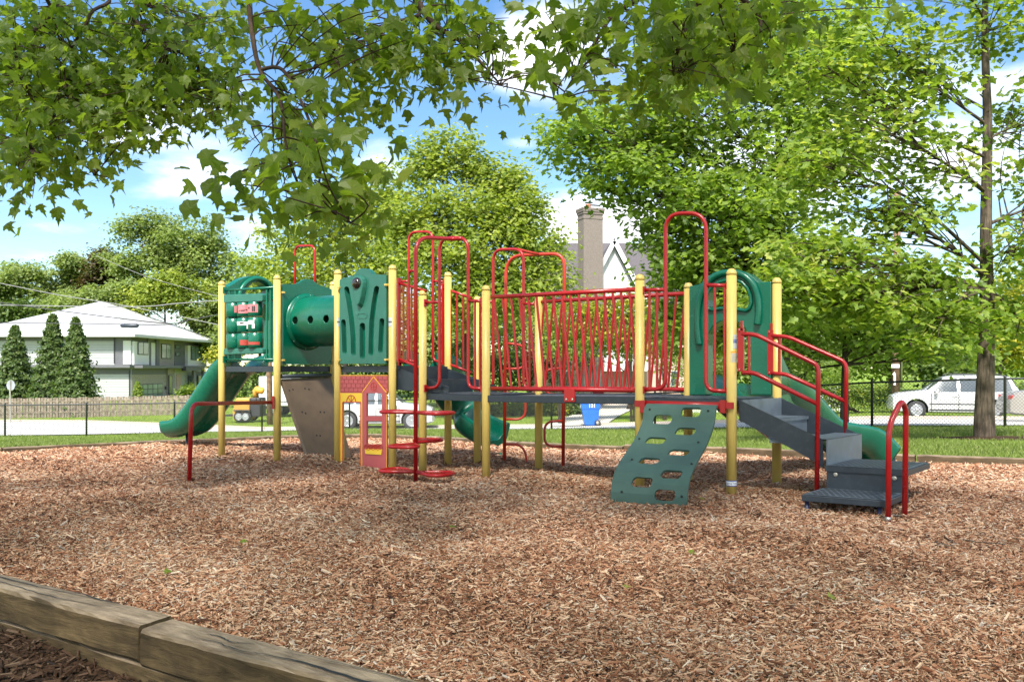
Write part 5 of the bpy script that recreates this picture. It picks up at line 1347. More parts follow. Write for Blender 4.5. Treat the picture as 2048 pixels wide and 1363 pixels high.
vehicle('suv', 'white SUV parked by the kerb beyond the fence, facing left, behind the oak trunk', 'car', SUVST, (.92, 3.63), .355, M_carw, (suvp.x+.25, 34.6, zt(17.5, 33.9)-.02), -.29, GL, [(1.34,1.13,.74,1.93,1.62,.60),(4.47,1.28,.66,4.27,1.65,.62)], LI, [(2.30,.9),(3.2,.92)], True, (1.62,1.06))
SUV2 = [(x*1.03, a, b*1.03, c*1.02, d*1.03, e*1.03, f*1.03) for x, a, b, c, d, e, f in SUVST]
pk = at(868, 850, 37.4)
vehicle('suv', 'white SUV facing right, seen through the playhouse panel windows', 'car', SUV2, (.95, 3.74), .39, M_carw, (pk.x, 37.9, zt(pk.x-2, 37.6)+.02), math.pi+.02, [(a*1.03, b*1.03, c*1.03, d*1.03) for a, b, c, d in GL], [(1.38,1.16,.76,1.99,1.66,.6),(4.60,1.31,.66,4.40,1.69,.62)], LI, [(2.36,.94),(3.3,.96)], True, (1.66,1.08))
SED = [(0,.30,.55,.62,.60,.64,.4),(.1,.25,.64,.72,.78,.8,.6),(.5,.20,.74,.82,.86,.88,.72),(1.3,.2,.86,.94,.88,.89,.74),(2.05,.2,.9,1.36,.88,.89,.56),(2.6,.2,.9,1.44,.88,.89,.58),(3.3,.2,.92,1.38,.88,.89,.56),(3.95,.22,.94,1.06,.87,.88,.66),(4.55,.26,.92,1.0,.85,.87,.72),(4.68,.3,.72,.86,.82,.84,.66),(4.74,.36,.6,.66,.7,.74,.5)]
sp_ = at(2018, 845, 28.2)
vehicle('sedan', 'beige sedan at the right edge of the picture, rear corner with red tail light', 'car', SED, (.9, 3.6), .33, M_carb, (sp_.x+4.62, 27.4, zt(19, 28.6)+.02), math.pi-.29, [(1.6,2.5,2.0,2.45),(2.6,3.45,2.6,3.25)], [(1.36,.95,.72,2.03,1.33,.54),(3.92,1.08,.64,3.32,1.36,.54)], [('headlight', M_head, .22,.62,.62,.3,.22,.14),('taillight', M_tail, 4.60,.70,.80,.16,.26,.2)], [(2.4,.8),(3.3,.82)], False, (1.7,.95))
# wood chipper trailer and white truck
M_cyel = mat('machine_yellow', (.48,.25,.04), .4, dirt=.2); M_truck = mat('truck_white', (.7,.72,.7), .35)
tp = at(500, 843, 45); tz = zt(tp.x, 45)+.05
tr_ = thing('chipper_trailer', 'yellow wood chipper on a twin axle trailer with black engine, behind the left slide', 'trailer', (tp.x, 45, tz))
X = lambda px: (px-CX)/F*45
q = MB(); b_ = [(X(479),795),(X(506),795),(X(506),838),(X(474),838),(X(472),822)]
q.plate([(x, EZ+(HY-y)/F*45) for x, y in b_], [], lambda p: V((p[0], 44.4, p[1])), lambda p: V((p[0], 45.6, p[1]))); q.build('hopper', M_cyel, tr_, bevel=.04)
q = MB(); q.box((X(516), 45, tz+.75), (.55, 1.1, 1.0)); q.box((X(514), 44.5, tz+1.1), (.3,.2,.3)); q.build('engine', M_trim, tr_, bevel=.05)
q = MB(); q.box((X(517), 44.43, tz+.98), (.4,.03,.1)); q.build('engine_badge', M_red2, tr_)
q = MB(); q.tube([(X(512), 45, tz+1.25), (X(511), 45, tz+1.6), (X(520), 45, tz+1.72)], [.16,.16,.16], 12); q.build('chute', M_cyel, tr_)
q = MB(); q.tube([(X(512), 44.8, tz+1.66), (X(514), 44.8, tz+1.68), (X(528), 44.8, tz+1.60), (X(530), 44.8, tz+1.58)], [.1,.17,.19,.12], 12); q.build('chute_hood', M_orange, tr_)
q = MB(); q.beam((X(462), 45, tz+.33), (X(530), 45, tz+.33), .9, .1); q.beam((X(462), 45, tz+.3), (X(445), 45, tz+.3), .1, .1); q.build('chassis', M_trim, tr_)
for px in (486, 499.5):
    for s in (-1, 1): wheel(tr_, X(px), 45+s*.62, .27, s, tz)
q = MB(); q.box((X(492.5), 44.35, tz+.6), (.85,.32,.05)); q.build('mudguard', M_dark, tr_)
kp_ = at(600, 838, 50); kz = zt(kp_.x, 50)+.05; X2 = lambda px: (px-CX)/F*50
tk = thing('box_truck', 'white truck parked behind the utility pole and the brown climbing board', 'truck', (kp_.x, 50, kz))
q = MB(); q.box((X2(560), 50, kz+1.45), (1.9, 2.1, 1.7)); q.build('box_body', M_truck, tk, bevel=.06)
q = MB(); pr_ = [(X2(586), kz+.5), (X2(640), kz+.5), (X2(642), kz+1.0), (X2(636), kz+1.25), (X2(618), kz+1.35), (X2(611), kz+2.1), (X2(586), kz+2.15)]
q.plate(pr_, [], lambda p: V((p[0], 49.05, p[1])), lambda p: V((p[0], 50.95, p[1]))); q.build('cab', M_truck, tk, bevel=.08)
q = MB(); q.plate([(X2(592), kz+1.38), (X2(611), kz+1.38), (X2(606), kz+1.98), (X2(592), kz+2.0)], [], lambda p: V((p[0], 49.03, p[1])), lambda p: V((p[0], 49.06, p[1]))); q.build('side_window', M_cglass, tk)
q = MB(); q.box((X2(600), 49.02, kz+1.0), (.9,.03,.35)); q.build('side_panel', M_dark, tk)
for px in (560, 622): 
    for s in (-1, 1): wheel(tk, X2(px), 50+s*.85, .42, s, kz)
q = MB(); q.beam((X2(535), 50, kz+.5), (X2(642), 50, kz+.5), 1.6, .18); q.build('chassis', M_trim, tk)
# ------------------------------------------------------------ foliage
def leaf_mat(name, stops, tr=.45, trgain=(1.9,2.1,.9), rough=.45):
    m = bpy.data.materials.new(name); m.use_nodes = True; nt = m.node_tree; N = nt.nodes; L = nt.links; b = N['Principled BSDF']; out = [n for n in N if n.type == 'OUTPUT_MATERIAL'][0]
    a = N.new('ShaderNodeAttribute'); a.attribute_name = 'tone'; cr = N.new('ShaderNodeValToRGB'); el = cr.color_ramp.elements
    el[0].position = 0; el[0].color = (*stops[0], 1); el[1].position = 1; el[1].color = (*stops[-1], 1)
    for i, c in enumerate(stops[1:-1]): e = el.new((i+1)/(len(stops)-1)); e.color = (*c, 1)
    L.new(a.outputs['Fac'], cr.inputs[0]); L.new(cr.outputs[0], b.inputs['Base Color']); b.inputs['Roughness'].default_value = rough; b.inputs['Specular IOR Level'].default_value = .35
    vm = N.new('ShaderNodeVectorMath'); vm.operation = 'MULTIPLY'; vm.inputs[1].default_value = trgain; L.new(cr.outputs[0], vm.inputs[0])
    t = N.new('ShaderNodeBsdfTranslucent'); L.new(vm.outputs[0], t.inputs[0]); mx = N.new('ShaderNodeMixShader'); mx.inputs[0].default_value = tr
    L.new(b.outputs[0], mx.inputs[1]); L.new(t.outputs[0], mx.inputs[2]); L.new(mx.outputs[0], out.inputs[0])
    return m
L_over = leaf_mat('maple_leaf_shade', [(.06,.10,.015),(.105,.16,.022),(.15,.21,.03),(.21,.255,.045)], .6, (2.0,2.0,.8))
L_big = leaf_mat('maple_leaf', [(.075,.125,.022),(.13,.195,.035),(.19,.26,.055),(.27,.325,.09)], .58, (1.95,2.0,.9))
L_oak = leaf_mat('oak_leaf', [(.08,.13,.018),(.14,.21,.03),(.21,.28,.045),(.33,.35,.08)], .5, (1.8,1.85,.9))
L_ctr = leaf_mat('pale_leaf', [(.11,.155,.025),(.18,.235,.04),(.26,.31,.06),(.36,.38,.10)], .5, (1.8,1.85,.9))
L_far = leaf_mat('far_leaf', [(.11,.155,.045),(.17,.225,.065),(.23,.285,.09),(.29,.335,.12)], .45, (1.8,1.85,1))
L_con = leaf_mat('conifer_needle', [(.03,.055,.013),(.055,.095,.02),(.09,.135,.03),(.14,.17,.05)], .3)
L_hed = leaf_mat('hedge_leaf', [(.05,.09,.012),(.10,.16,.018),(.16,.22,.025),(.28,.27,.03)], .35)
L_yel = leaf_mat('yellow_shrub_leaf', [(.14,.17,.015),(.22,.24,.02),(.32,.30,.03),(.38,.34,.05)], .35)
L_dark = leaf_mat('dark_shrub_leaf', [(.035,.065,.016),(.065,.105,.022),(.10,.15,.03),(.14,.19,.045)], .3)
L_red = leaf_mat('bronze_leaf', [(.05,.03,.015),(.08,.05,.02),(.07,.08,.02),(.09,.1,.03)], .3)
def bark_mat(name, lo, hi, s=(14,14,2.2)):
    return wood_mat(name, lo, hi, grain=s, bump=1.0)
M_bark = bark_mat('oak_bark', (.022,.017,.012), (.15,.115,.082), (13,13,1.6)); M_bark2 = bark_mat('maple_bark', (.03,.022,.016), (.10,.08,.06)); M_barkr = bark_mat('red_twig_bark', (.035,.018,.014), (.09,.06,.045))
def fan(out):
    vs = [(0, .42, -.05)]+[(x, y, .09*abs(x)-.10*y*y+.02) for x, y in out]; n = len(out)
    return np.array(vs), np.array([(0, 1+i, 1+(i+1) % n) for i in range(n)])
hm = [(.03,.0),(.16,-.04),(.36,.08),(.33,.2),(.40,.27),(.55,.50),(.42,.51),(.30,.50),(.20,.60),(.24,.76),(.12,.82),(0,1.05)]
T_MAP = fan(hm+[(-x, y) for x, y in hm[-2::-1]])
hk = [(.05,0),(.30,.22),(.20,.36),(.42,.56),(.22,.66),(0,1.0)]
T_MID = fan(hk+[(-x, y) for x, y in hk[-2::-1]])
def curled(t, c, tw):
    v = t[0].copy(); v[1:, :2] *= 1+RNG.normal(0, .10, (len(v)-1, 1)); v[:, 0] *= .92+.3*abs(tw); v[:, 2] += c*(v[:, 1]-.3)**2+tw*v[:, 0]*v[:, 1]-.25*np.abs(c)*np.abs(v[:, 0]); return (v, t[1])
T_FAR = (np.array([(0,0,0),(.36,.5,.08),(0,1,-.05),(-.36,.5,.08)]), np.array([(0,1,2),(0,2,3)]))
def leaf_mesh(name, pos, nrm, size, tmpl, m, parent=None, droop=.5, tone=None, rng=RNG):
    n = len(pos); nn = nrm/np.linalg.norm(nrm, axis=1, keepdims=True)
    t = rng.normal(0, 1, (n, 3)); t[:, 2] = t[:, 2]*.5-droop*1.6; t -= nn*np.sum(t*nn, 1, keepdims=True); t /= np.linalg.norm(t, axis=1, keepdims=True)+1e-9
    s = np.cross(nn, t); tv, tf = tmpl; k = len(tv)
    sz = size[:, None, None] if hasattr(size, '__len__') else size
    P = pos[:, None, :]+sz*(s[:, None, :]*tv[None, :, 0:1]+t[:, None, :]*tv[None, :, 1:2]+nn[:, None, :]*tv[None, :, 2:3])
    fs = (tf[None]+(np.arange(n)*k)[:, None, None]).reshape(-1)
    tone = np.clip(rng.normal(.5, .22, n), 0, 1) if tone is None else tone
    return fast_mesh(name, P.reshape(-1, 3), fs, np.full(n*len(tf), 3), m, parent, {'tone': np.repeat(tone, k)})
def clumps(blobs, nsub, rs, rng):
    # blobs: (center, (rx,ry,rz), weight) -> sub clump centres and radii
    w = np.array([b[2] for b in blobs], float); cnt = np.maximum(1, np.round(nsub*w/w.sum())).astype(int); C_, R_, own = [], [], []
    for i, ((c, r, _), k) in enumerate(zip(blobs, cnt)):
        d = rng.normal(0, 1, (k, 3)); d /= np.linalg.norm(d, axis=1, keepdims=True); rad = rng.uniform(0, 1, (k, 1))**.34
        C_.append(np.array(c)[None]+d*rad*np.array(r)[None]); R_.append(rng.uniform(.6, 1.35, k)*rs); own += [i]*k
    return np.concatenate(C_), np.concatenate(R_), np.array(own)
def foliage(name, blobs, nsub, per, rs, size, tmpl, m, parent, flat=.5, droop=.5, up=.7, seed=1, fall=1.0):
    rng = np.random.default_rng(seed); C_, R_, own = clumps(blobs, nsub, rs, rng)
    n = len(C_)*per; idx = np.repeat(np.arange(len(C_)), per)
    d = rng.normal(0, .55, (n, 3)); d[:, 2] *= flat
    pos = C_[idx]+d*R_[idx][:, None]
    nr = rng.normal(0, .6, (n, 3)); nr[:, 2] = np.abs(nr[:, 2])+up; nr += d*.5
    tone = np.clip(rng.normal(.48, .15, n)+rng.normal(0, .2, len(C_))[idx], 0, 1)
    leaf_mesh(name, pos, nr, size*rng.uniform(.65, 1.25, n), tmpl, m, parent, droop, tone, rng)
    return C_, R_, own
def tree(name, label, base, trunk, blobs, nsub, per, rs, size, tmpl, lm, bm_, r0, cat='tree', group=None, flat=.5, droop=.5, seed=1, up=.7, limb_r=.35, twigs=.5, start=.35, flare=True, seg_n=12):
    rng = np.random.default_rng(seed+100); random.seed(seed)
    t = thing(name, label, cat, base, group); tr = smooth_path(trunk, 6); q = MB(); n = len(tr)
    rr = [r0*(1-.8*(i/(n-1))**.8)*(1+(.55 if flare else 0)*math.exp(-i*2.2)) for i in range(n)]
    q.tube(tr, rr, seg_n)
    crown_c, crown_r, own = foliage('crown', blobs, nsub, per, rs, size, tmpl, lm, t, flat, droop, up, seed)
    zs = [p.z for p in tr]
    for i, (c, r, w_) in enumerate(blobs):
        c = V(c); hz = c.z-(V((c.x, c.y, 0))-V((tr[-1].x, tr[-1].y, 0))).length*.45
        k0 = min(range(n), key=lambda j: abs(tr[j].z-max(hz, zs[0]+(zs[-1]-zs[0])*start))); s = tr[k0]
        mid = s.lerp(c, .5)+V((rng.normal(0, .1), rng.normal(0, .1), .12*(c-s).length*rng.uniform(-.3, 1)))
        pth = smooth_path([s, mid, c], 5); lr = rr[k0]*limb_r*rng.uniform(.8, 1.2)+.006
        q.tube(pth, [lr*(1-.75*j/(len(pth)-1)) for j in range(len(pth))], 7, caps=False)
        sub = np.where(own == i)[0]
        for j in sub:
            if rng.uniform() > twigs: continue
            e = V(crown_c[j]); k1 = rng.integers(len(pth)//3, len(pth)); s2 = pth[int(k1)]
            m2 = s2.lerp(e, .5)+V((rng.normal(0, .06), rng.normal(0, .06), rng.uniform(-.05, .15)))*(e-s2).length
            q.tube(smooth_path([s2, m2, e], 3), [lr*.34+.003, lr*.3+.003, lr*.25+.003, lr*.2+.003, lr*.15+.0025, lr*.1+.002, .002], 4, caps=False)
    q.build('trunk', bm_, t, fixn=False)
    return t
def pb(px, py, Y, rx, ry, rd, w=1.0):          # crown lobe from its outline
    c = at(px, py, Y); return (tuple(c), (rx*Y/F, rd, ry*Y/F), w)
def split(bl, k=5, seed=0):
    rg = random.Random(seed); out = []
    for c, r, w in bl:
        for j in range(k):
            a = rg.uniform(0, 2*math.pi); q = rg.uniform(.25, .85); s_ = rg.uniform(.32, .6)
            out.append(((c[0]+r[0]*q*math.cos(a), c[1]+rg.uniform(-.6, .6)*r[1], c[2]+r[2]*q*math.sin(a)*1.1), (r[0]*s_, r[1]*.7, r[2]*s_*rg.uniform(.8, 1.3)), w*s_))
    return out
def g(px, Y): x = (px-CX)/F*Y; return (x, Y, zt(x, Y))
# --- oak at the right
bo = g(1969, 16.4); bo = (bo[0], bo[1], bo[2])
tp = lambda px, py, Y: at(px, py, Y)
ok = [V((bo[0], bo[1], bo[2]-.15)), V((bo[0]+.0, 16.4, bo[2]+.5)), tp(1972,720,16.4), tp(1974,600,16.4), tp(1972,450,16.4), tp(1975,250,16.4), tp(1970,80,16.4), tp(1972,-120,16.4)]
oblobs = [pb(1740,250,15.8,130,80,1.2,1.3), pb(1640,330,15.4,100,70,1.0,1.2), pb(1780,420,15.6,130,70,1.2,1.4), pb(1640,520,15.2,110,60,1.0,1.5), pb(1560,590,15,70,55,.9,1.0), pb(1700,600,15.2,110,50,1.0,1.5), pb(1830,560,15.6,90,60,1.2,1.2), pb(1870,330,16,90,80,1.2,.7), pb(1850,160,16,110,80,1.2,1.1), pb(1760,90,16,120,70,1.2,1.3), pb(2030,500,16,60,90,1.0,.7), pb(2040,640,16,50,50,1.0,.8), pb(2050,250,16.4,60,100,1.0,.9), pb(1980,60,16.5,90,70,1.2,1.0), pb(1930,640,15.4,80,35,1.0,.9), pb(1650,130,15.6,80,70,1,.9), pb(1860,-40,16,160,60,1.2,.8), pb(2100,400,16.5,80,260,1.2,.8), pb(1820,690,15.4,60,25,.8,.5)]
tree('oak_tree', 'sparse leafed tree at the right edge with a thick straight trunk on the lawn', bo, ok, oblobs, 600, 20, .48, .16, T_MID, L_oak, M_bark, .215, seed=3, flat=.45, droop=.35, limb_r=.30, twigs=.75, start=.3, seg_n=20)
# bare soil ring
q = MB(); vs = [(bo[0], bo[1], bo[2]+.05)]; n = 36
for k in range(n):
    a = 2*math.pi*k/n; r = .75+.22*math.sin(3*a)+.15*math.sin(5*a+1); x, y = bo[0]+r*1.25*math.cos(a), bo[1]+r*math.sin(a); vs.append((x, y, zt(x, y)+.012))
q.add(vs, [(0, 1+k, 1+(k+1) % n) for k in range(n)]); tag(q.build('bare_soil', M_mulchd, fixn=False), kind='structure')
# --- young maple behind the stairs
bm1 = g(1688, 22.0)
tree('maple_tree', 'young maple with forked trunk growing between the right slide and the fence', bm1, [V((*bm1[:2], bm1[2]-.1)), V((bm1[0]+.02, 22, bm1[2]+1.0)), tp(1690,700,22), tp(1693,600,22), tp(1690,480,22)],
     [pb(1620,640,21.5,70,50,1.2,1.2), pb(1690,600,21,90,50,1.2,1.4), pb(1780,640,21.5,80,45,1.2,1.3), pb(1850,680,21.5,60,35,1.2,1), pb(1600,700,22,45,40,1,.8), pb(1760,560,21.5,90,60,1.2,1), pb(1640,500,21.5,90,60,1.2,1), pb(1870,600,21.5,70,50,1.2,.8), pb(1740,690,22,60,25,1,.6), pb(1930,700,22,50,35,1,.7), pb(1600,760,23,30,25,.8,.3)], 330, 24, .5, .16, T_MID, L_big, M_bark2, .13, seed=5, start=.35, limb_r=.42, twigs=.5)
# --- big maple right of centre
bm2 = g(1566, 25)
tree('maple_tree', 'big spreading maple right of centre, its crown over the bridge and the right slide', bm2, [V((*bm2[:2], bm2[2]-.1)), tp(1567,700,25), tp(1566,560,25), tp(1560,400,25), tp(1555,250,25), tp(1545,60,25)],
     [pb(1180,280,24,95,60,1.8,1.2), pb(1290,250,24,110,70,2,1.6), pb(1250,340,23.5,75,40,1.5,.9), pb(1400,240,24,120,90,2.2,2), pb(1340,380,23.5,110,70,2,1.6), pb(1440,420,23,120,80,2,2), pb(1335,465,23.5,58,42,1.6,.8), pb(1372,540,23.5,78,45,1.6,1.2), pb(1480,520,23,110,60,2,1.6), pb(1450,600,23,90,50,1.6,1.2), pb(1560,330,24,120,110,2.2,2.2), pb(1600,180,24.5,120,100,2.2,2), pb(1480,120,24.5,130,90,2.2,2), pb(1380,120,24.5,110,70,2,1.4), pb(1680,260,24.5,100,110,2,1.6), pb(1620,60,25,140,90,2.4,1.8), pb(1560,460,23.5,90,80,1.8,1.5), pb(1420,680,24,90,40,1.4,.8), pb(1350,640,24,60,50,1.4,.8), pb(1480,10,25,160,70,2.4,1.5), pb(1130,270,24,45,28,1.2,.35), pb(1200,375,23.6,40,16,.9,.25)], 1500, 24, .6, .19, T_MID, L_big, M_bark2, .24, seed=8, limb_r=.6, twigs=.4, flat=.42)
# --- tree in the centre and the ones left of it
bc = g(930, 46)
tree('ash_tree', 'bright yellow green tree in the centre, rising behind the red arch rails', bc, [V((*bc[:2], bc[2]-.1)), tp(930,640,46), tp(932,500,46), tp(930,380,46)],
     [pb(866,325,46,26,60,1.2,.9), pb(935,315,46,20,52,1.2,.6), pb(903,295,46,14,42,1,.35), pb(838,340,46,24,45,1.2,.6), pb(965,350,46,26,50,1.2,.7), pb(1000,380,46,40,40,1.6,.8), pb(1035,375,46,26,38,1.2,.5), pb(1062,420,45,36,50,1.6,.9), pb(1020,450,45,50,50,2,1.3), pb(950,430,45,60,60,2.2,1.7), pb(870,430,45,55,60,2,1.5), pb(815,430,45,40,40,1.6,.8), pb(1085,500,44.5,55,50,1.8,1.1), pb(990,510,44,90,70,2.4,2.2), pb(880,520,44,90,70,2.4,2), pb(1090,560,44,60,50,2,1.1), pb(810,500,45,60,70,2,1.2), pb(1000,590,43.5,110,55,2.2,1.8), pb(900,600,43.5,90,55,2.2,1.5), pb(1020,345,46,20,30,1,.25)], 1000, 30, .72, .27, T_FAR, L_ctr, M_bark2, .24, seed=13, limb_r=.5, twigs=.45, flat=.85)
bl_ = g(690, 55)
tree('poplar_tree', 'pale loose crowned tree behind the green tunnel and panel', bl_, [V((*bl_[:2], bl_[2]-.1)), tp(692,600,55), tp(690,450,55)],
     [pb(700,430,55,70,60,2.5,1.5), pb(770,400,55,45,50,2,1), pb(760,470,54,60,60,2.4,1.4), pb(640,470,55,70,55,2.4,1.4), pb(560,480,56,50,45,2,.7), pb(600,540,54,80,50,2.4,1.2), pb(700,530,53.5,90,60,2.4,1.8), pb(520,540,56,50,40,2,.8), pb(790,540,53,50,60,2,1), pb(640,390,55,45,30,1.6,.4), pb(760,345,55,25,20,1.2,.3), pb(640,600,53,100,40,2.4,1)], 620, 28, .9, .30, T_FAR, L_ctr, M_bark2, .2, seed=17, limb_r=.4, twigs=.45, flat=.6)
# --- left background row
rows = [('tall broad tree with a gappy crown above the white roof', 285, 105, [(280,490,60,50),(240,520,45,40),(320,470,45,40),(300,530,70,40)], L_far),
        ('tall round tree left of the picture panel, top of the left row', 395, 105, [(390,490,55,50),(430,520,40,40),(370,530,60,40),(450,560,40,35)], L_far),
        ('thin topped tree standing up above the left treeline', 140, 110, [(140,520,18,30),(150,560,30,30),(125,600,35,30)], L_far),
        ('bronze leaved tree in the left treeline', 200, 108, [(200,540,30,35),(195,590,38,45)], L_red),
        ('green tree at the left edge of the treeline', 40, 108, [(50,560,60,35),(20,600,60,40),(90,600,50,40)], L_far),
        ('bright green tree right behind the white roof', 330, 98, [(330,570,60,35),(290,600,60,30),(380,600,55,35)], L_ctr),
        ('broad tree low behind the roof, left of the bright one', 210, 100, [(210,610,60,30),(260,590,45,30),(150,610,60,30)], L_far),
        ('dark tree behind the left house corner', 60, 102, [(60,640,70,35),(10,650,50,35),(120,645,50,30)], L_dark),
        ('dense green tree standing off the left edge of the picture', -120, 100, [(-110,590,80,60),(-150,650,80,60),(-60,660,70,50)], L_far),
        ('green tree filling the gap right of the modern house', 440, 100, [(440,640,50,45),(400,640,40,40),(470,600,40,50),(440,700,40,35)], L_far),
        ('green tree behind the picture panel and slide hood', 520, 90, [(520,600,55,50),(560,620,50,50),(500,660,50,40)], L_far)]
for i, (lab, px, Y, bl, lm) in enumerate(rows):
    b_ = g(px, Y); ty = min(b[1] for b in bl)
    tree('background_tree', lab, b_, [V((*b_[:2], b_[2])), tp(px, 700, Y), tp(px, ty+20, Y)], split([pb(x, y, Y, rx, ry, 3, rx*ry/1500) for x, y, rx, ry in bl], 6, i), 420, 26, 1.05, .44, T_FAR, lm, M_bark2, .3, group='trees of the far left row', seed=40+i, limb_r=.4, twigs=.25, flat=.6)
# more trees behind the middle and right
for i, (lab, px, Y, bl, lm, nsub) in enumerate([('dark green tree behind the bridge rails', 1060, 56, [(1060,640,90,55),(980,650,70,50),(1130,650,60,45)], L_far, 120),
        ('tree with drooping leaves in front of the pink brick wall', 1260, 52, [(1250,660,60,50),(1200,690,50,35),(1300,690,45,35),(1180,640,50,35)], L_big, 110),
        ('green tree behind the utility pole', 1780, 50, [(1780,690,80,50),(1720,700,60,45),(1850,700,70,45),(1800,640,90,50)], L_big, 150),
        ('dark yew tree behind the white SUV', 1870, 47, [(1850,730,45,35),(1890,725,45,35)], L_dark, 60),
        ('tree at the right edge beyond the hedge', 2000, 52, [(1990,680,70,60),(2050,640,60,80),(2040,720,50,35)], L_yel, 110),
        ('green tree behind the white picket fence', 1560, 54, [(1560,720,60,40),(1480,710,60,45),(1620,730,50,35),(1530,660,80,50)], L_far, 120)]):
    b_ = g(px, Y); ty = min(b[1] for b in bl)
    tree('background_tree', lab, b_, [V((*b_[:2], b_[2])), tp(px, 740, Y), tp(px, ty+10, Y)], split([pb(x, y, Y, rx, ry, 2, rx*ry/1500) for x, y, rx, ry in bl], 5, i), int(nsub*1.5), 28, .95, .28, T_FAR, lm, M_bark2, .17, group='trees behind the road', seed=70+i, limb_r=.4, twigs=.3, flat=.6)
for i, (lab, px, Y, bl, lm) in enumerate([('tall green tree filling behind the left of the bridge', 1000, 76, [(1000,600,70,60),(940,640,70,60),(1060,650,70,60)], L_far), ('dense tree low behind the gabled house', 1330, 78, [(1330,600,70,60),(1270,650,60,50),(1390,640,60,60)], L_far),
        ('dense green tree behind the right slide hood', 1470, 74, [(1470,610,80,70),(1410,670,60,50),(1540,660,70,60)], L_big), ('dense green tree behind the young maple', 1640, 72, [(1640,620,80,70),(1590,680,60,50),(1700,670,70,60)], L_far), ('broad dense tree behind the utility pole number plate', 1790, 70, [(1790,630,90,70),(1740,690,60,50),(1860,680,70,60)], L_big), ('dense tree behind the oak trunk', 1940, 70, [(1930,640,80,70),(2010,680,70,50),(1900,700,60,45)], L_far), ('dense tree beyond the right edge of the picture', 2090, 68, [(2090,600,70,90),(2050,680,60,50)], L_big),
        ('dense tree behind the tunnel and bubble panel', 640, 80, [(620,640,80,60),(700,650,70,60),(760,640,70,60)], L_far), ('dense tree behind the red pod climber', 850, 78, [(850,640,80,60),(800,690,60,40),(900,690,60,40)], L_far)]):
    b_ = g(px, Y); ty = min(b[1] for b in bl)
    tree('background_tree', lab, b_, [V((*b_[:2], b_[2])), tp(px, 740, Y), tp(px, ty+10, Y)], [pb(x, y, Y, rx, ry, 2.5, rx*ry/1500) for x, y, rx, ry in bl]+[pb(x, 715, Y, rx, 35, 2.5, rx*30/1500) for x, y, rx, ry in bl], 260, 28, 1.3, .42, T_FAR, lm, M_bark2, .22, group='dense trees of the back row', seed=200+i, limb_r=.4, twigs=.2, flat=.6)
# conifers and shrubs by the modern house
def conifer(px, Y, ytop, ybot, rpx, label, seed, lm=L_con, n=13000):
    rng = np.random.default_rng(seed); b_ = g(px, Y); z0 = EZ+(HY-ybot)/F*Y; z1 = EZ+(HY-ytop)/F*Y; R0 = rpx*Y/F
    t = thing('conifer', label, 'conifer', b_, 'conifers beside the grey house'); u = rng.uniform(0, 1, n)**1.3; a = rng.uniform(0, 2*np.pi, n)
    lobes = 1+.22*np.sin(a*5+u*30+seed)+.22*np.sin(a*3-u*(45+seed%7*4))+.12*np.sin(u*70+seed*2)
    r = R0*(1-u)**(.75+.08*(seed%3))*lobes*(rng.uniform(.2, 1, n)**.5+.35*(rng.uniform(0, 1, n) < .05))+.10
    pos = np.stack([b_[0]+r*np.cos(a), b_[1]+r*np.sin(a), z0+(z1-z0)*u-.25*r], -1); nr = np.stack([np.cos(a), np.sin(a), rng.uniform(.2, 1.2, n)], -1)+rng.normal(0, .5, (n, 3))
    leaf_mesh('crown', pos, nr, rng.uniform(.10, .26, n), T_FAR, lm, t, -.25, None, rng)
    q = MB(); q.tube([(b_[0], b_[1], b_[2]-.1), (b_[0], b_[1], z1-.3)], [.14, .03], 8); q.build('trunk', M_bark2, t)
conifer(30, 56, 652, 800, 36, 'dark green conifer at far left, behind the road sign', 81); conifer(105, 55, 630, 812, 42, 'tall green conifer second from the left edge, before the siding', 82); conifer(152, 54, 636, 812, 42, 'wide pointed conifer, rightmost of the three beside the grey wall', 83); 
conifer(275, 74, 764, 806, 10.5, 'small pointed evergreen shrub in front of the garage', 84, L_hed, 900)
def shrub(name, label, blobs, nsub, per, rs, size, lm, seed, px, Y, group=None, tm=T_FAR):
    b_ = g(px, Y); t = thing(name, label, 'shrub', b_, group); C_, R_, o = foliage('leaves', blobs, nsub, per, rs, size, tm, lm, t, .7, .2, .5, seed)
    q = MB()
    for k in range(min(14, len(C_))): q.tube([(b_[0]+random.uniform(-.1, .1), b_[1], b_[2]), tuple(C_[k])], [.02, .006], 5, caps=False)
    q.build('stems', M_bark2, t, fixn=False)
shrub('shrub', 'bright green round shrub in front of the house porch', [pb(378,782,70,20,14,.8), pb(368,790,70,12,8,.6)], 40, 26, .45, .2, L_hed, 91, 378, 70)
shrub('hedge', 'clipped green hedge behind the bonnet of the white SUV', [pb(x, 790, 38.5, 20, 22, .5) for x in range(1660, 1790, 16)], 200, 26, .30, .11, L_hed, 92, 1720, 38.5)
shrub('hedge', 'clipped hedge at the right edge behind the beige sedan', [pb(x, 790, 38.5, 20, 22, .5) for x in range(1985, 2120, 16)], 180, 26, .30, .11, L_hed, 93, 2040, 38.5)
shrub('shrub', 'tall loose green shrub left of the clipped hedge', [pb(1640,770,39,30,35,.8), pb(1620,790,39,25,25,.7), pb(1665,750,39,25,30,.7)], 90, 26, .4, .13, L_big, 94, 1640, 39)
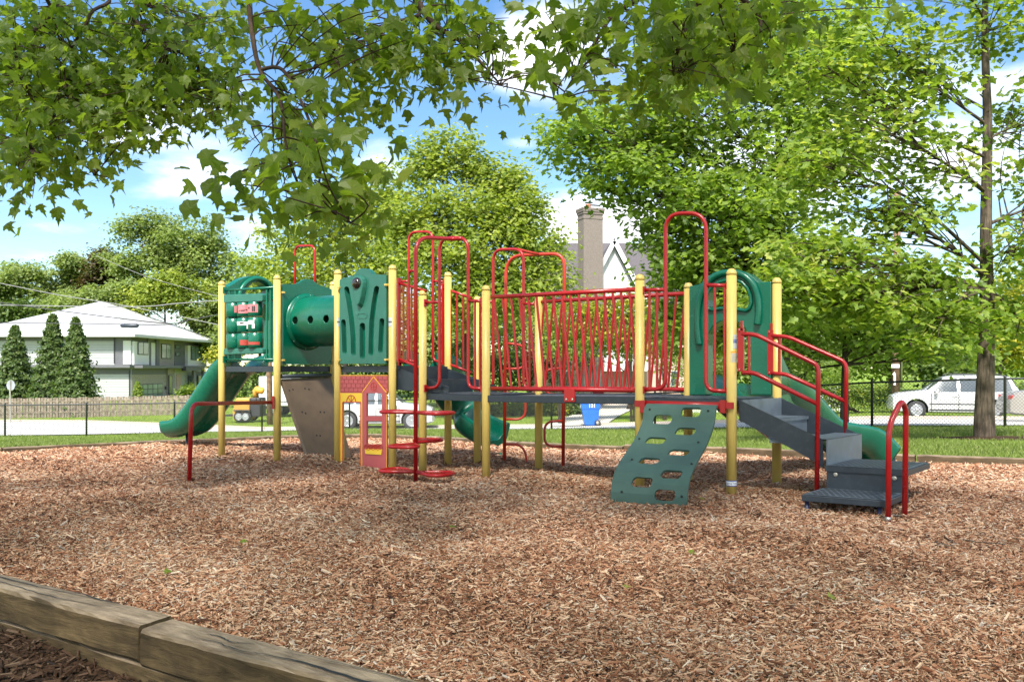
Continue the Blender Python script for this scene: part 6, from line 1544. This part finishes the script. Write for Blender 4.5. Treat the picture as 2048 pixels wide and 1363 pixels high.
for i, (px, lm, lab, w_, h_) in enumerate([(905,L_dark,'dark shrub behind the middle slide, left end of the shrub bed',24,20),(945,L_hed,'green shrub in the bed left of the loop climber',24,20),(985,L_dark,'dark green shrub in the bed behind the loop climber',24,22),(1025,L_hed,'yellowish green shrub in the bed behind the loop climber',22,18),(1062,L_dark,'dark shrub in the bed behind the thick yellow post',24,20),(1098,L_hed,'green shrub in the bed behind the climber rungs',20,17),(1128,L_yel,'bright yellow shrub at the end of the bed beside the driveway',20,14),(1158,L_dark,'dark shrub left of the blue bin',18,18)]):
    shrub('shrub', lab, [pb(px, 808, 48, w_, h_, .8), pb(px-8, 815, 47.6, w_*.7, h_*.5, .6)], 46, 24, .42, .15, lm, 100+i, px, 48, 'shrubs of the bed left of the driveway')
for i, (px, lab, y, Y) in enumerate([(1190,'leafy yellow green bush left of the chimney, behind the bridge',590,40),(1265,'yellow green bush below the white gable',585,40),(1120,'yellow green bush behind the rear bridge rail',620,40),(1330,'yellow green bush behind the right bridge post',640,40)]):
    shrub('tall_shrub', lab, [pb(px, y+20, Y, 50, 28, 1), pb(px-20, y+55, Y, 50, 45, 1), pb(px+25, y+60, Y, 45, 45, 1)], 110, 24, .5, .16, L_yel if i < 2 else L_ctr, 120+i, px, Y, 'tall bushes behind the bridge')
shrub('tall_shrub', 'tall dark green hedge behind the bridge deck and loop climber', [pb(x, 740+8*math.sin(x), 50, 34, 50, .8) for x in range(880, 1130, 30)], 220, 26, .6, .2, L_dark, 130, 1000, 50)
shrub('tall_shrub', 'bright lime shrub right of the modern house', [pb(436,720,70,22,22,1), pb(444,755,70,24,22,1)], 70, 26, .6, .24, L_yel, 131, 435, 70)
shrub('tall_shrub', 'dark green thicket behind the trailer and truck', [pb(x, 760, 62, 40, 40, 1) for x in range(470, 900, 36)], 260, 26, .8, .27, L_dark, 132, 640, 62)
shrub('tall_shrub', 'green thicket behind the right slide and picket fence', [pb(x, 745, 56, 34, 36, 1) for x in range(1380, 1700, 30)], 220, 26, .7, .24, L_far, 133, 1540, 56)
# ------------------------------------------------------------ overhanging maple above the camera
rngo = np.random.default_rng(5)
ov = thing('overhanging_maple', 'maple overhanging the top of the picture, its lobed leaves hanging on thin dark twigs', 'tree', (-4.6, .6, 0))
OB = [(50,110,7.6,120,130),(180,130,7.6,130,130),(320,110,7.6,120,115),(150,265,7.0,100,75),(55,270,6.6,75,80),(35,370,6.2,42,55),(55,335,6.2,45,35),(240,220,7,80,65),(340,190,7.6,95,65),(430,180,7.4,80,65),(430,70,8,70,70),(175,330,6.8,50,35),(300,255,7,50,35),(20,180,7,80,100),
      (545,215,5.2,90,55),(640,240,4.9,85,70),(600,320,4.5,85,55),(500,310,4.6,50,45),(665,360,4.3,70,55),(690,415,4.25,50,38),(600,400,4.3,70,45),(575,440,4.2,30,16),(470,370,4.3,38,28),(530,375,4.3,45,30),(650,440,4.2,60,18),
      (640,50,5.6,100,60),(760,50,5.6,110,65),(870,60,5.6,110,70),(950,100,5.6,65,60),(850,150,5.6,90,38),(720,150,5.4,80,60),(770,205,5.2,50,25),(985,180,5.5,45,20),(985,50,5.6,40,50),(640,130,5.4,60,50),(900,180,5.5,60,20),(590,60,5.4,40,50),
      (1125,40,5.2,60,50),(1220,60,5.2,90,60),(1330,80,5.2,110,75),(1430,60,5.2,100,65),(1530,40,5.2,75,40),(1160,140,5,70,45),(1270,160,5,85,40),(1370,150,5,85,45),(1115,195,5,38,24),(1560,90,5.1,45,30),(1230,205,5,45,22),(1460,110,5.1,80,45),(1600,15,5.3,30,25),(1780,5,5.4,40,14),(1330,15,5.2,200,30)]
pos, siz, hubs = [], [], []
for px, py, Y, rx, ry in OB:
    lp = .095*F/Y; n = int(math.pi*rx*ry/(lp*lp*.46)*(2.8 if px < 460 else 2.5 if px < 1060 else 2.3))+4
    nh = max(2, n//9); a = rngo.uniform(0, 2*np.pi, nh); r = rngo.uniform(0, 1, nh)**.5
    for k in range(nh):
        Yk = Y+rngo.normal(0, .45); c = np.array(at(px+rx*r[k]*math.cos(a[k]), py+ry*r[k]*math.sin(a[k]), Yk)); hubs.append(c)
        m = 9; d = rngo.normal(0, 1, (m, 3))*np.array([.14,.18,.085])
        pos.append(c+d); siz.append(.095*rngo.uniform(.6, 1.25, m))
pos = np.concatenate(pos); siz = np.concatenate(siz); n = len(pos)
nr = rngo.normal(0, .75, (n, 3)); nr[:, 2] = np.abs(nr[:, 2])*.8+.25; nr[:, 1] -= .35
for k, (c_, tw) in enumerate(((-.25,.1),(-.6,-.25),(.25,.3),(-.9,.15),(-.4,.4),(-1.1,-.4),(.1,0),(-.7,.3))):
    leaf_mesh('leaf_sprays', pos[k::8], nr[k::8], siz[k::8], curled(T_MAP, c_, tw), L_over, ov, .75, None, rngo)
# upper crown, out of the frame, that shades the foreground
m = 2000; cx = rngo.uniform(-11, 6.0, m); cy = rngo.uniform(-6, 6.6, m); lowz = np.maximum(3.6, 1.9+.47*np.maximum(cy, 0)+.2); cz = lowz+rngo.uniform(0, 1, m)*(3.8-.2*np.abs(cx+2.5)*.6).clip(.8)
keep = ((cx+2.3)/8.6)**2+((cy-.2)/6.4)**2 < 1; cx, cy, cz = cx[keep], cy[keep], cz[keep]
per = 14; idx = np.repeat(np.arange(len(cx)), per); nn = len(idx); pp_ = np.stack([cx, cy, cz], -1)[idx]+rngo.normal(0, 1, (nn, 3))*np.array([.4,.4,.18])
ok_ = pp_[:, 2] > 1.35+.455*np.maximum(pp_[:, 1], 0)+.25
pp_ = pp_[ok_]; nn = len(pp_); nr = rngo.normal(0, .5, (nn, 3)); nr[:, 2] = np.abs(nr[:, 2])+.8
leaf_mesh('crown', pp_, nr, .15*rngo.uniform(.7, 1.3, nn), T_MID, L_over, ov, .3, None, rngo)
q = MB(); tk_ = smooth_path([(-4.6,.6,-.2), (-4.55,.62,1.5), (-4.3,.7,3.5), (-3.9,.9,6)], 6); q.tube(tk_, [.36,.3,.27,.26,.25,.24,.235,.23,.22,.21,.2,.19,.18,.17,.16,.15,.14,.13,.12][:len(tk_)], 16)
hb = np.array(hubs)
def bough(pts, r, r1=.004): 
    p = smooth_path(pts, 7); q.tube(p, [r+(r1-r)*j/(len(p)-1) for j in range(len(p))], 7, caps=False); return p
B_ = []
B_.append(bough([(-4.2,.8,4.4), (-3.6,2.0,4.8), tp(430,-420,5.1), tp(490,-60,5.1), tp(503,60,5.0), tp(520,140,4.9), tp(560,200,4.7), tp(575,300,4.5), tp(620,340,4.35)], .027, .004))
B_.append(bough([tp(520,140,4.9), tp(565,140,4.8), tp(610,220,4.6), tp(640,320,4.35), tp(640,390,4.3), tp(690,440,4.2), tp(720,450,4.2)], .012, .002))
B_.append(bough([(-4.2,.8,4.3), (-3.8,3.5,4.8), tp(220,-60,7.2), tp(270,40,7.3), tp(330,90,7.4), tp(400,130,7.5), tp(450,210,7.4)], .026, .004))
B_.append(bough([(-4.3,.8,4.0), (-4.0,3.2,4.3), tp(175,-50,7.0), tp(180,30,7.0), tp(130,120,7.0), tp(128,190,7.0), tp(60,300,6.4)], .024, .003))
B_.append(bough([(-4.3,.8,3.9), tp(40,-60,7), tp(30,100,7), tp(60,190,7), tp(120,280,7), tp(190,350,6.8)], .022, .003))
B_.append(bough([(-4.2,.8,4.5), (-2.5,3,4.9), tp(800,-60,5.6), tp(780,50,5.6), tp(720,75,5.5), tp(660,110,5.4)], .024, .003))
B_.append(bough([tp(800,-60,5.6), tp(860,40,5.6), tp(930,90,5.6), tp(1000,170,5.5)], .03, .003))
B_.append(bough([(-4.1,.9,5.0), (-1.5,3,5.0), tp(1390,-60,5.2), tp(1395,0,5.2), tp(1360,90,5.1), tp(1350,160,5.0)], .024, .003))
B_.append(bough([tp(1390,-60,5.2), tp(1240,20,5.2), tp(1200,70,5.1), tp(1150,150,5.0), tp(1120,200,5.0)], .02, .002))
B_.append(bough([tp(1390,-60,5.2), tp(1500,10,5.2), tp(1520,60,5.1), tp(1470,100,5.1)], .02, .002))
bp_all = np.array([tuple(p) for b in B_ for p in b])
for c in hb:
    d = np.linalg.norm(bp_all-c, axis=1); k = int(np.argmin(d+ (bp_all[:, 2] < c[2]-.3)*.3))
    s = V(bp_all[k]); e = V(c)
    if (e-s).length < 1.6: 
        m_ = s.lerp(e, .5)+V((rngo.normal(0,.05), rngo.normal(0,.05), rngo.uniform(0,.08))); q.tube(smooth_path([s, m_, e], 3), [.0055,.005,.0045,.004,.0035,.003,.002], 4, caps=False)
q.build('trunk', M_barkr, ov, fixn=False)

for i, (px, py) in enumerate(((1377,1110),(1405,1004),(330,1155),(1245,1180),(905,1062),(1660,1205),(480,1090))):
    Y = EZ*F/(py-HY); 
    for _ in range(3): x = (px-CX)/F*Y; Y = (EZ-float(zmulch(x, Y)))*F/(py-HY)
    o = leaf_mesh('fallen_leaf', np.array([[x, Y, float(zmulch(x, Y))+.028]]), np.array([[.2,-.4,1.0]]), np.array([.055]), curled(T_MAP, -.5, .2), L_oak, None, .0, np.array([.95 if i % 2 else .6]))
    tag(o, 'small yellow green leaf lying on the wood chips in front of the playground', 'leaf', 'small leaves fallen on the chips')
# ------------------------------------------------------------ camera, light, sky
cam = bpy.data.cameras.new('camera'); co = bpy.data.objects.new('camera', cam); COL.objects.link(co)
co.location = (0, 0, EZ); co.rotation_euler = (math.radians(90), 0, 0)
cam.sensor_width = 36; cam.lens = F/2048*36; cam.shift_y = (HY-681.5)/2048; cam.clip_end = 3000; cam.clip_start = .05
SC.camera = co
SUN_EL, SUN_AZ = math.radians(50), math.radians(190)      # azimuth from +Y towards +X
sd_ = V((math.sin(SUN_AZ)*math.cos(SUN_EL), math.cos(SUN_AZ)*math.cos(SUN_EL), math.sin(SUN_EL)))
sl_ = bpy.data.lights.new('sun', 'SUN'); so_ = bpy.data.objects.new('sun', sl_); COL.objects.link(so_)
so_.rotation_euler = sd_.to_track_quat('Z', 'Y').to_euler(); sl_.energy = 2.8; sl_.angle = math.radians(7); sl_.color = (1, .95, .87)
w = bpy.data.worlds.new('World'); SC.world = w; w.use_nodes = True
nt = w.node_tree; N = nt.nodes; L = nt.links; bg = N['Background']
sky = N.new('ShaderNodeTexSky'); sky.sky_type = 'NISHITA'; sky.sun_disc = False; sky.sun_elevation = SUN_EL; sky.sun_rotation = SUN_AZ; sky.air_density = 1.0; sky.dust_density = .3; sky.ozone_density = 1.5
tc = N.new('ShaderNodeTexCoord'); sx = N.new('ShaderNodeSeparateXYZ'); L.new(tc.outputs['Generated'], sx.inputs[0])
def mth(op, a, b=None, clamp=False):
    n = N.new('ShaderNodeMath'); n.operation = op; n.use_clamp = clamp
    for i, v in enumerate((a, b)):
        if v is None: continue
        if isinstance(v, (int, float)): n.inputs[i].default_value = v
        else: L.new(v, n.inputs[i])
    return n.outputs[0]
# clouds: noise on a flattened dome
zc = mth('ADD', mth('MAXIMUM', sx.outputs[2], 0.0), .18)
cu, cv = mth('DIVIDE', sx.outputs[0], zc), mth('DIVIDE', sx.outputs[1], zc)
cb_ = N.new('ShaderNodeCombineXYZ'); L.new(cu, cb_.inputs[0]); L.new(cv, cb_.inputs[1]); cb_.inputs[2].default_value = 3.7
n1 = N.new('ShaderNodeTexNoise'); n1.inputs['Scale'].default_value = 1.9; n1.inputs['Detail'].default_value = 9; n1.inputs['Roughness'].default_value = .56; n1.inputs['Distortion'].default_value = .25
L.new(cb_.outputs[0], n1.inputs['Vector'])
# cloud banks by bearing (x/y) and height (z/y)
yy_ = mth('MAXIMUM', sx.outputs[1], .05); bx, bz = mth('DIVIDE', sx.outputs[0], yy_), mth('DIVIDE', sx.outputs[2], yy_)
tot = None
for px, py, rx, ry, amp in ((1060,105,120,75,.30),(1060,40,60,40,.1),(405,340,110,36,.26),(330,385,110,22,.14),(480,450,90,22,.16),(140,455,120,22,.10),(760,285,60,22,.2),(770,330,70,40,.25),(1045,285,70,25,.24),(1200,450,170,45,.42),(250,260,120,50,.2),(1900,250,300,200,.22),(1500,300,300,220,.2),(1120,220,60,30,.12),(750,160,120,60,-.22),(900,240,130,50,-.2),(1000,350,120,40,-.2),(240,330,60,30,-.1),(1250,330,100,60,-.15),(560,100,70,90,-.2)):
    ex = mth('DIVIDE', mth('SUBTRACT', bx, (px-CX)/F), rx/F); ez = mth('DIVIDE', mth('SUBTRACT', bz, (HY-py)/F), ry/F)
    g = mth('MULTIPLY', mth('POWER', 2.718, mth('MULTIPLY', mth('ADD', mth('MULTIPLY', ex, ex), mth('MULTIPLY', ez, ez)), -1.0)), amp)
    tot = g if tot is None else mth('ADD', tot, g)
front = mth('GREATER_THAN', sx.outputs[1], .05); tot = mth('MULTIPLY', tot, front)
back = mth('MULTIPLY', mth('LESS_THAN', sx.outputs[1], .45), .13)  # extra unseen cloud behind and overhead, added to lift the ambient light
dens = mth('ADD', mth('ADD', n1.outputs[0], tot), back)
mr = N.new('ShaderNodeMapRange'); mr.interpolation_type = 'SMOOTHSTEP'; mr.inputs[1].default_value = .545; mr.inputs[2].default_value = .90; L.new(dens, mr.inputs[0])
skys = N.new('ShaderNodeVectorMath'); skys.operation = 'SCALE'; hs_ = N.new('ShaderNodeHueSaturation'); hs_.inputs['Saturation'].default_value = 1.2; hs_.inputs['Value'].default_value = .82; L.new(sky.outputs[0], hs_.inputs['Color']); L.new(hs_.outputs[0], skys.inputs[0]); skys.inputs['Scale'].default_value = 1.0
mx = N.new('ShaderNodeMix'); mx.data_type = 'RGBA'; L.new(mr.outputs[0], mx.inputs['Factor']); L.new(skys.outputs[0], mx.inputs['A']); cm_ = N.new('ShaderNodeMix'); cm_.data_type = 'RGBA'; L.new(front, cm_.inputs['Factor']); cm_.inputs['A'].default_value = (19,19,19,1); cm_.inputs['B'].default_value = (6.6,6.7,6.9,1); L.new(cm_.outputs['Result'], mx.inputs['B'])  # rear clouds made brighter than the visible ones, as added fill light
L.new(mx.outputs['Result'], bg.inputs[0]); bg.inputs[1].default_value = .08
SC.view_settings.view_transform = 'Standard'; SC.view_settings.look = 'None'; SC.view_settings.gamma = 1; SC.view_settings.exposure = 1.84
try: SC.view_settings.use_curve_mapping = False
except Exception: pass
SC.cycles.use_denoising = True
SC.cycles.max_bounces = 10; SC.cycles.diffuse_bounces = 6; SC.cycles.transparent_max_bounces = 12; SC.cycles.caustics_reflective = False; SC.cycles.caustics_refractive = False
SC.cycles.sample_clamp_indirect = 6
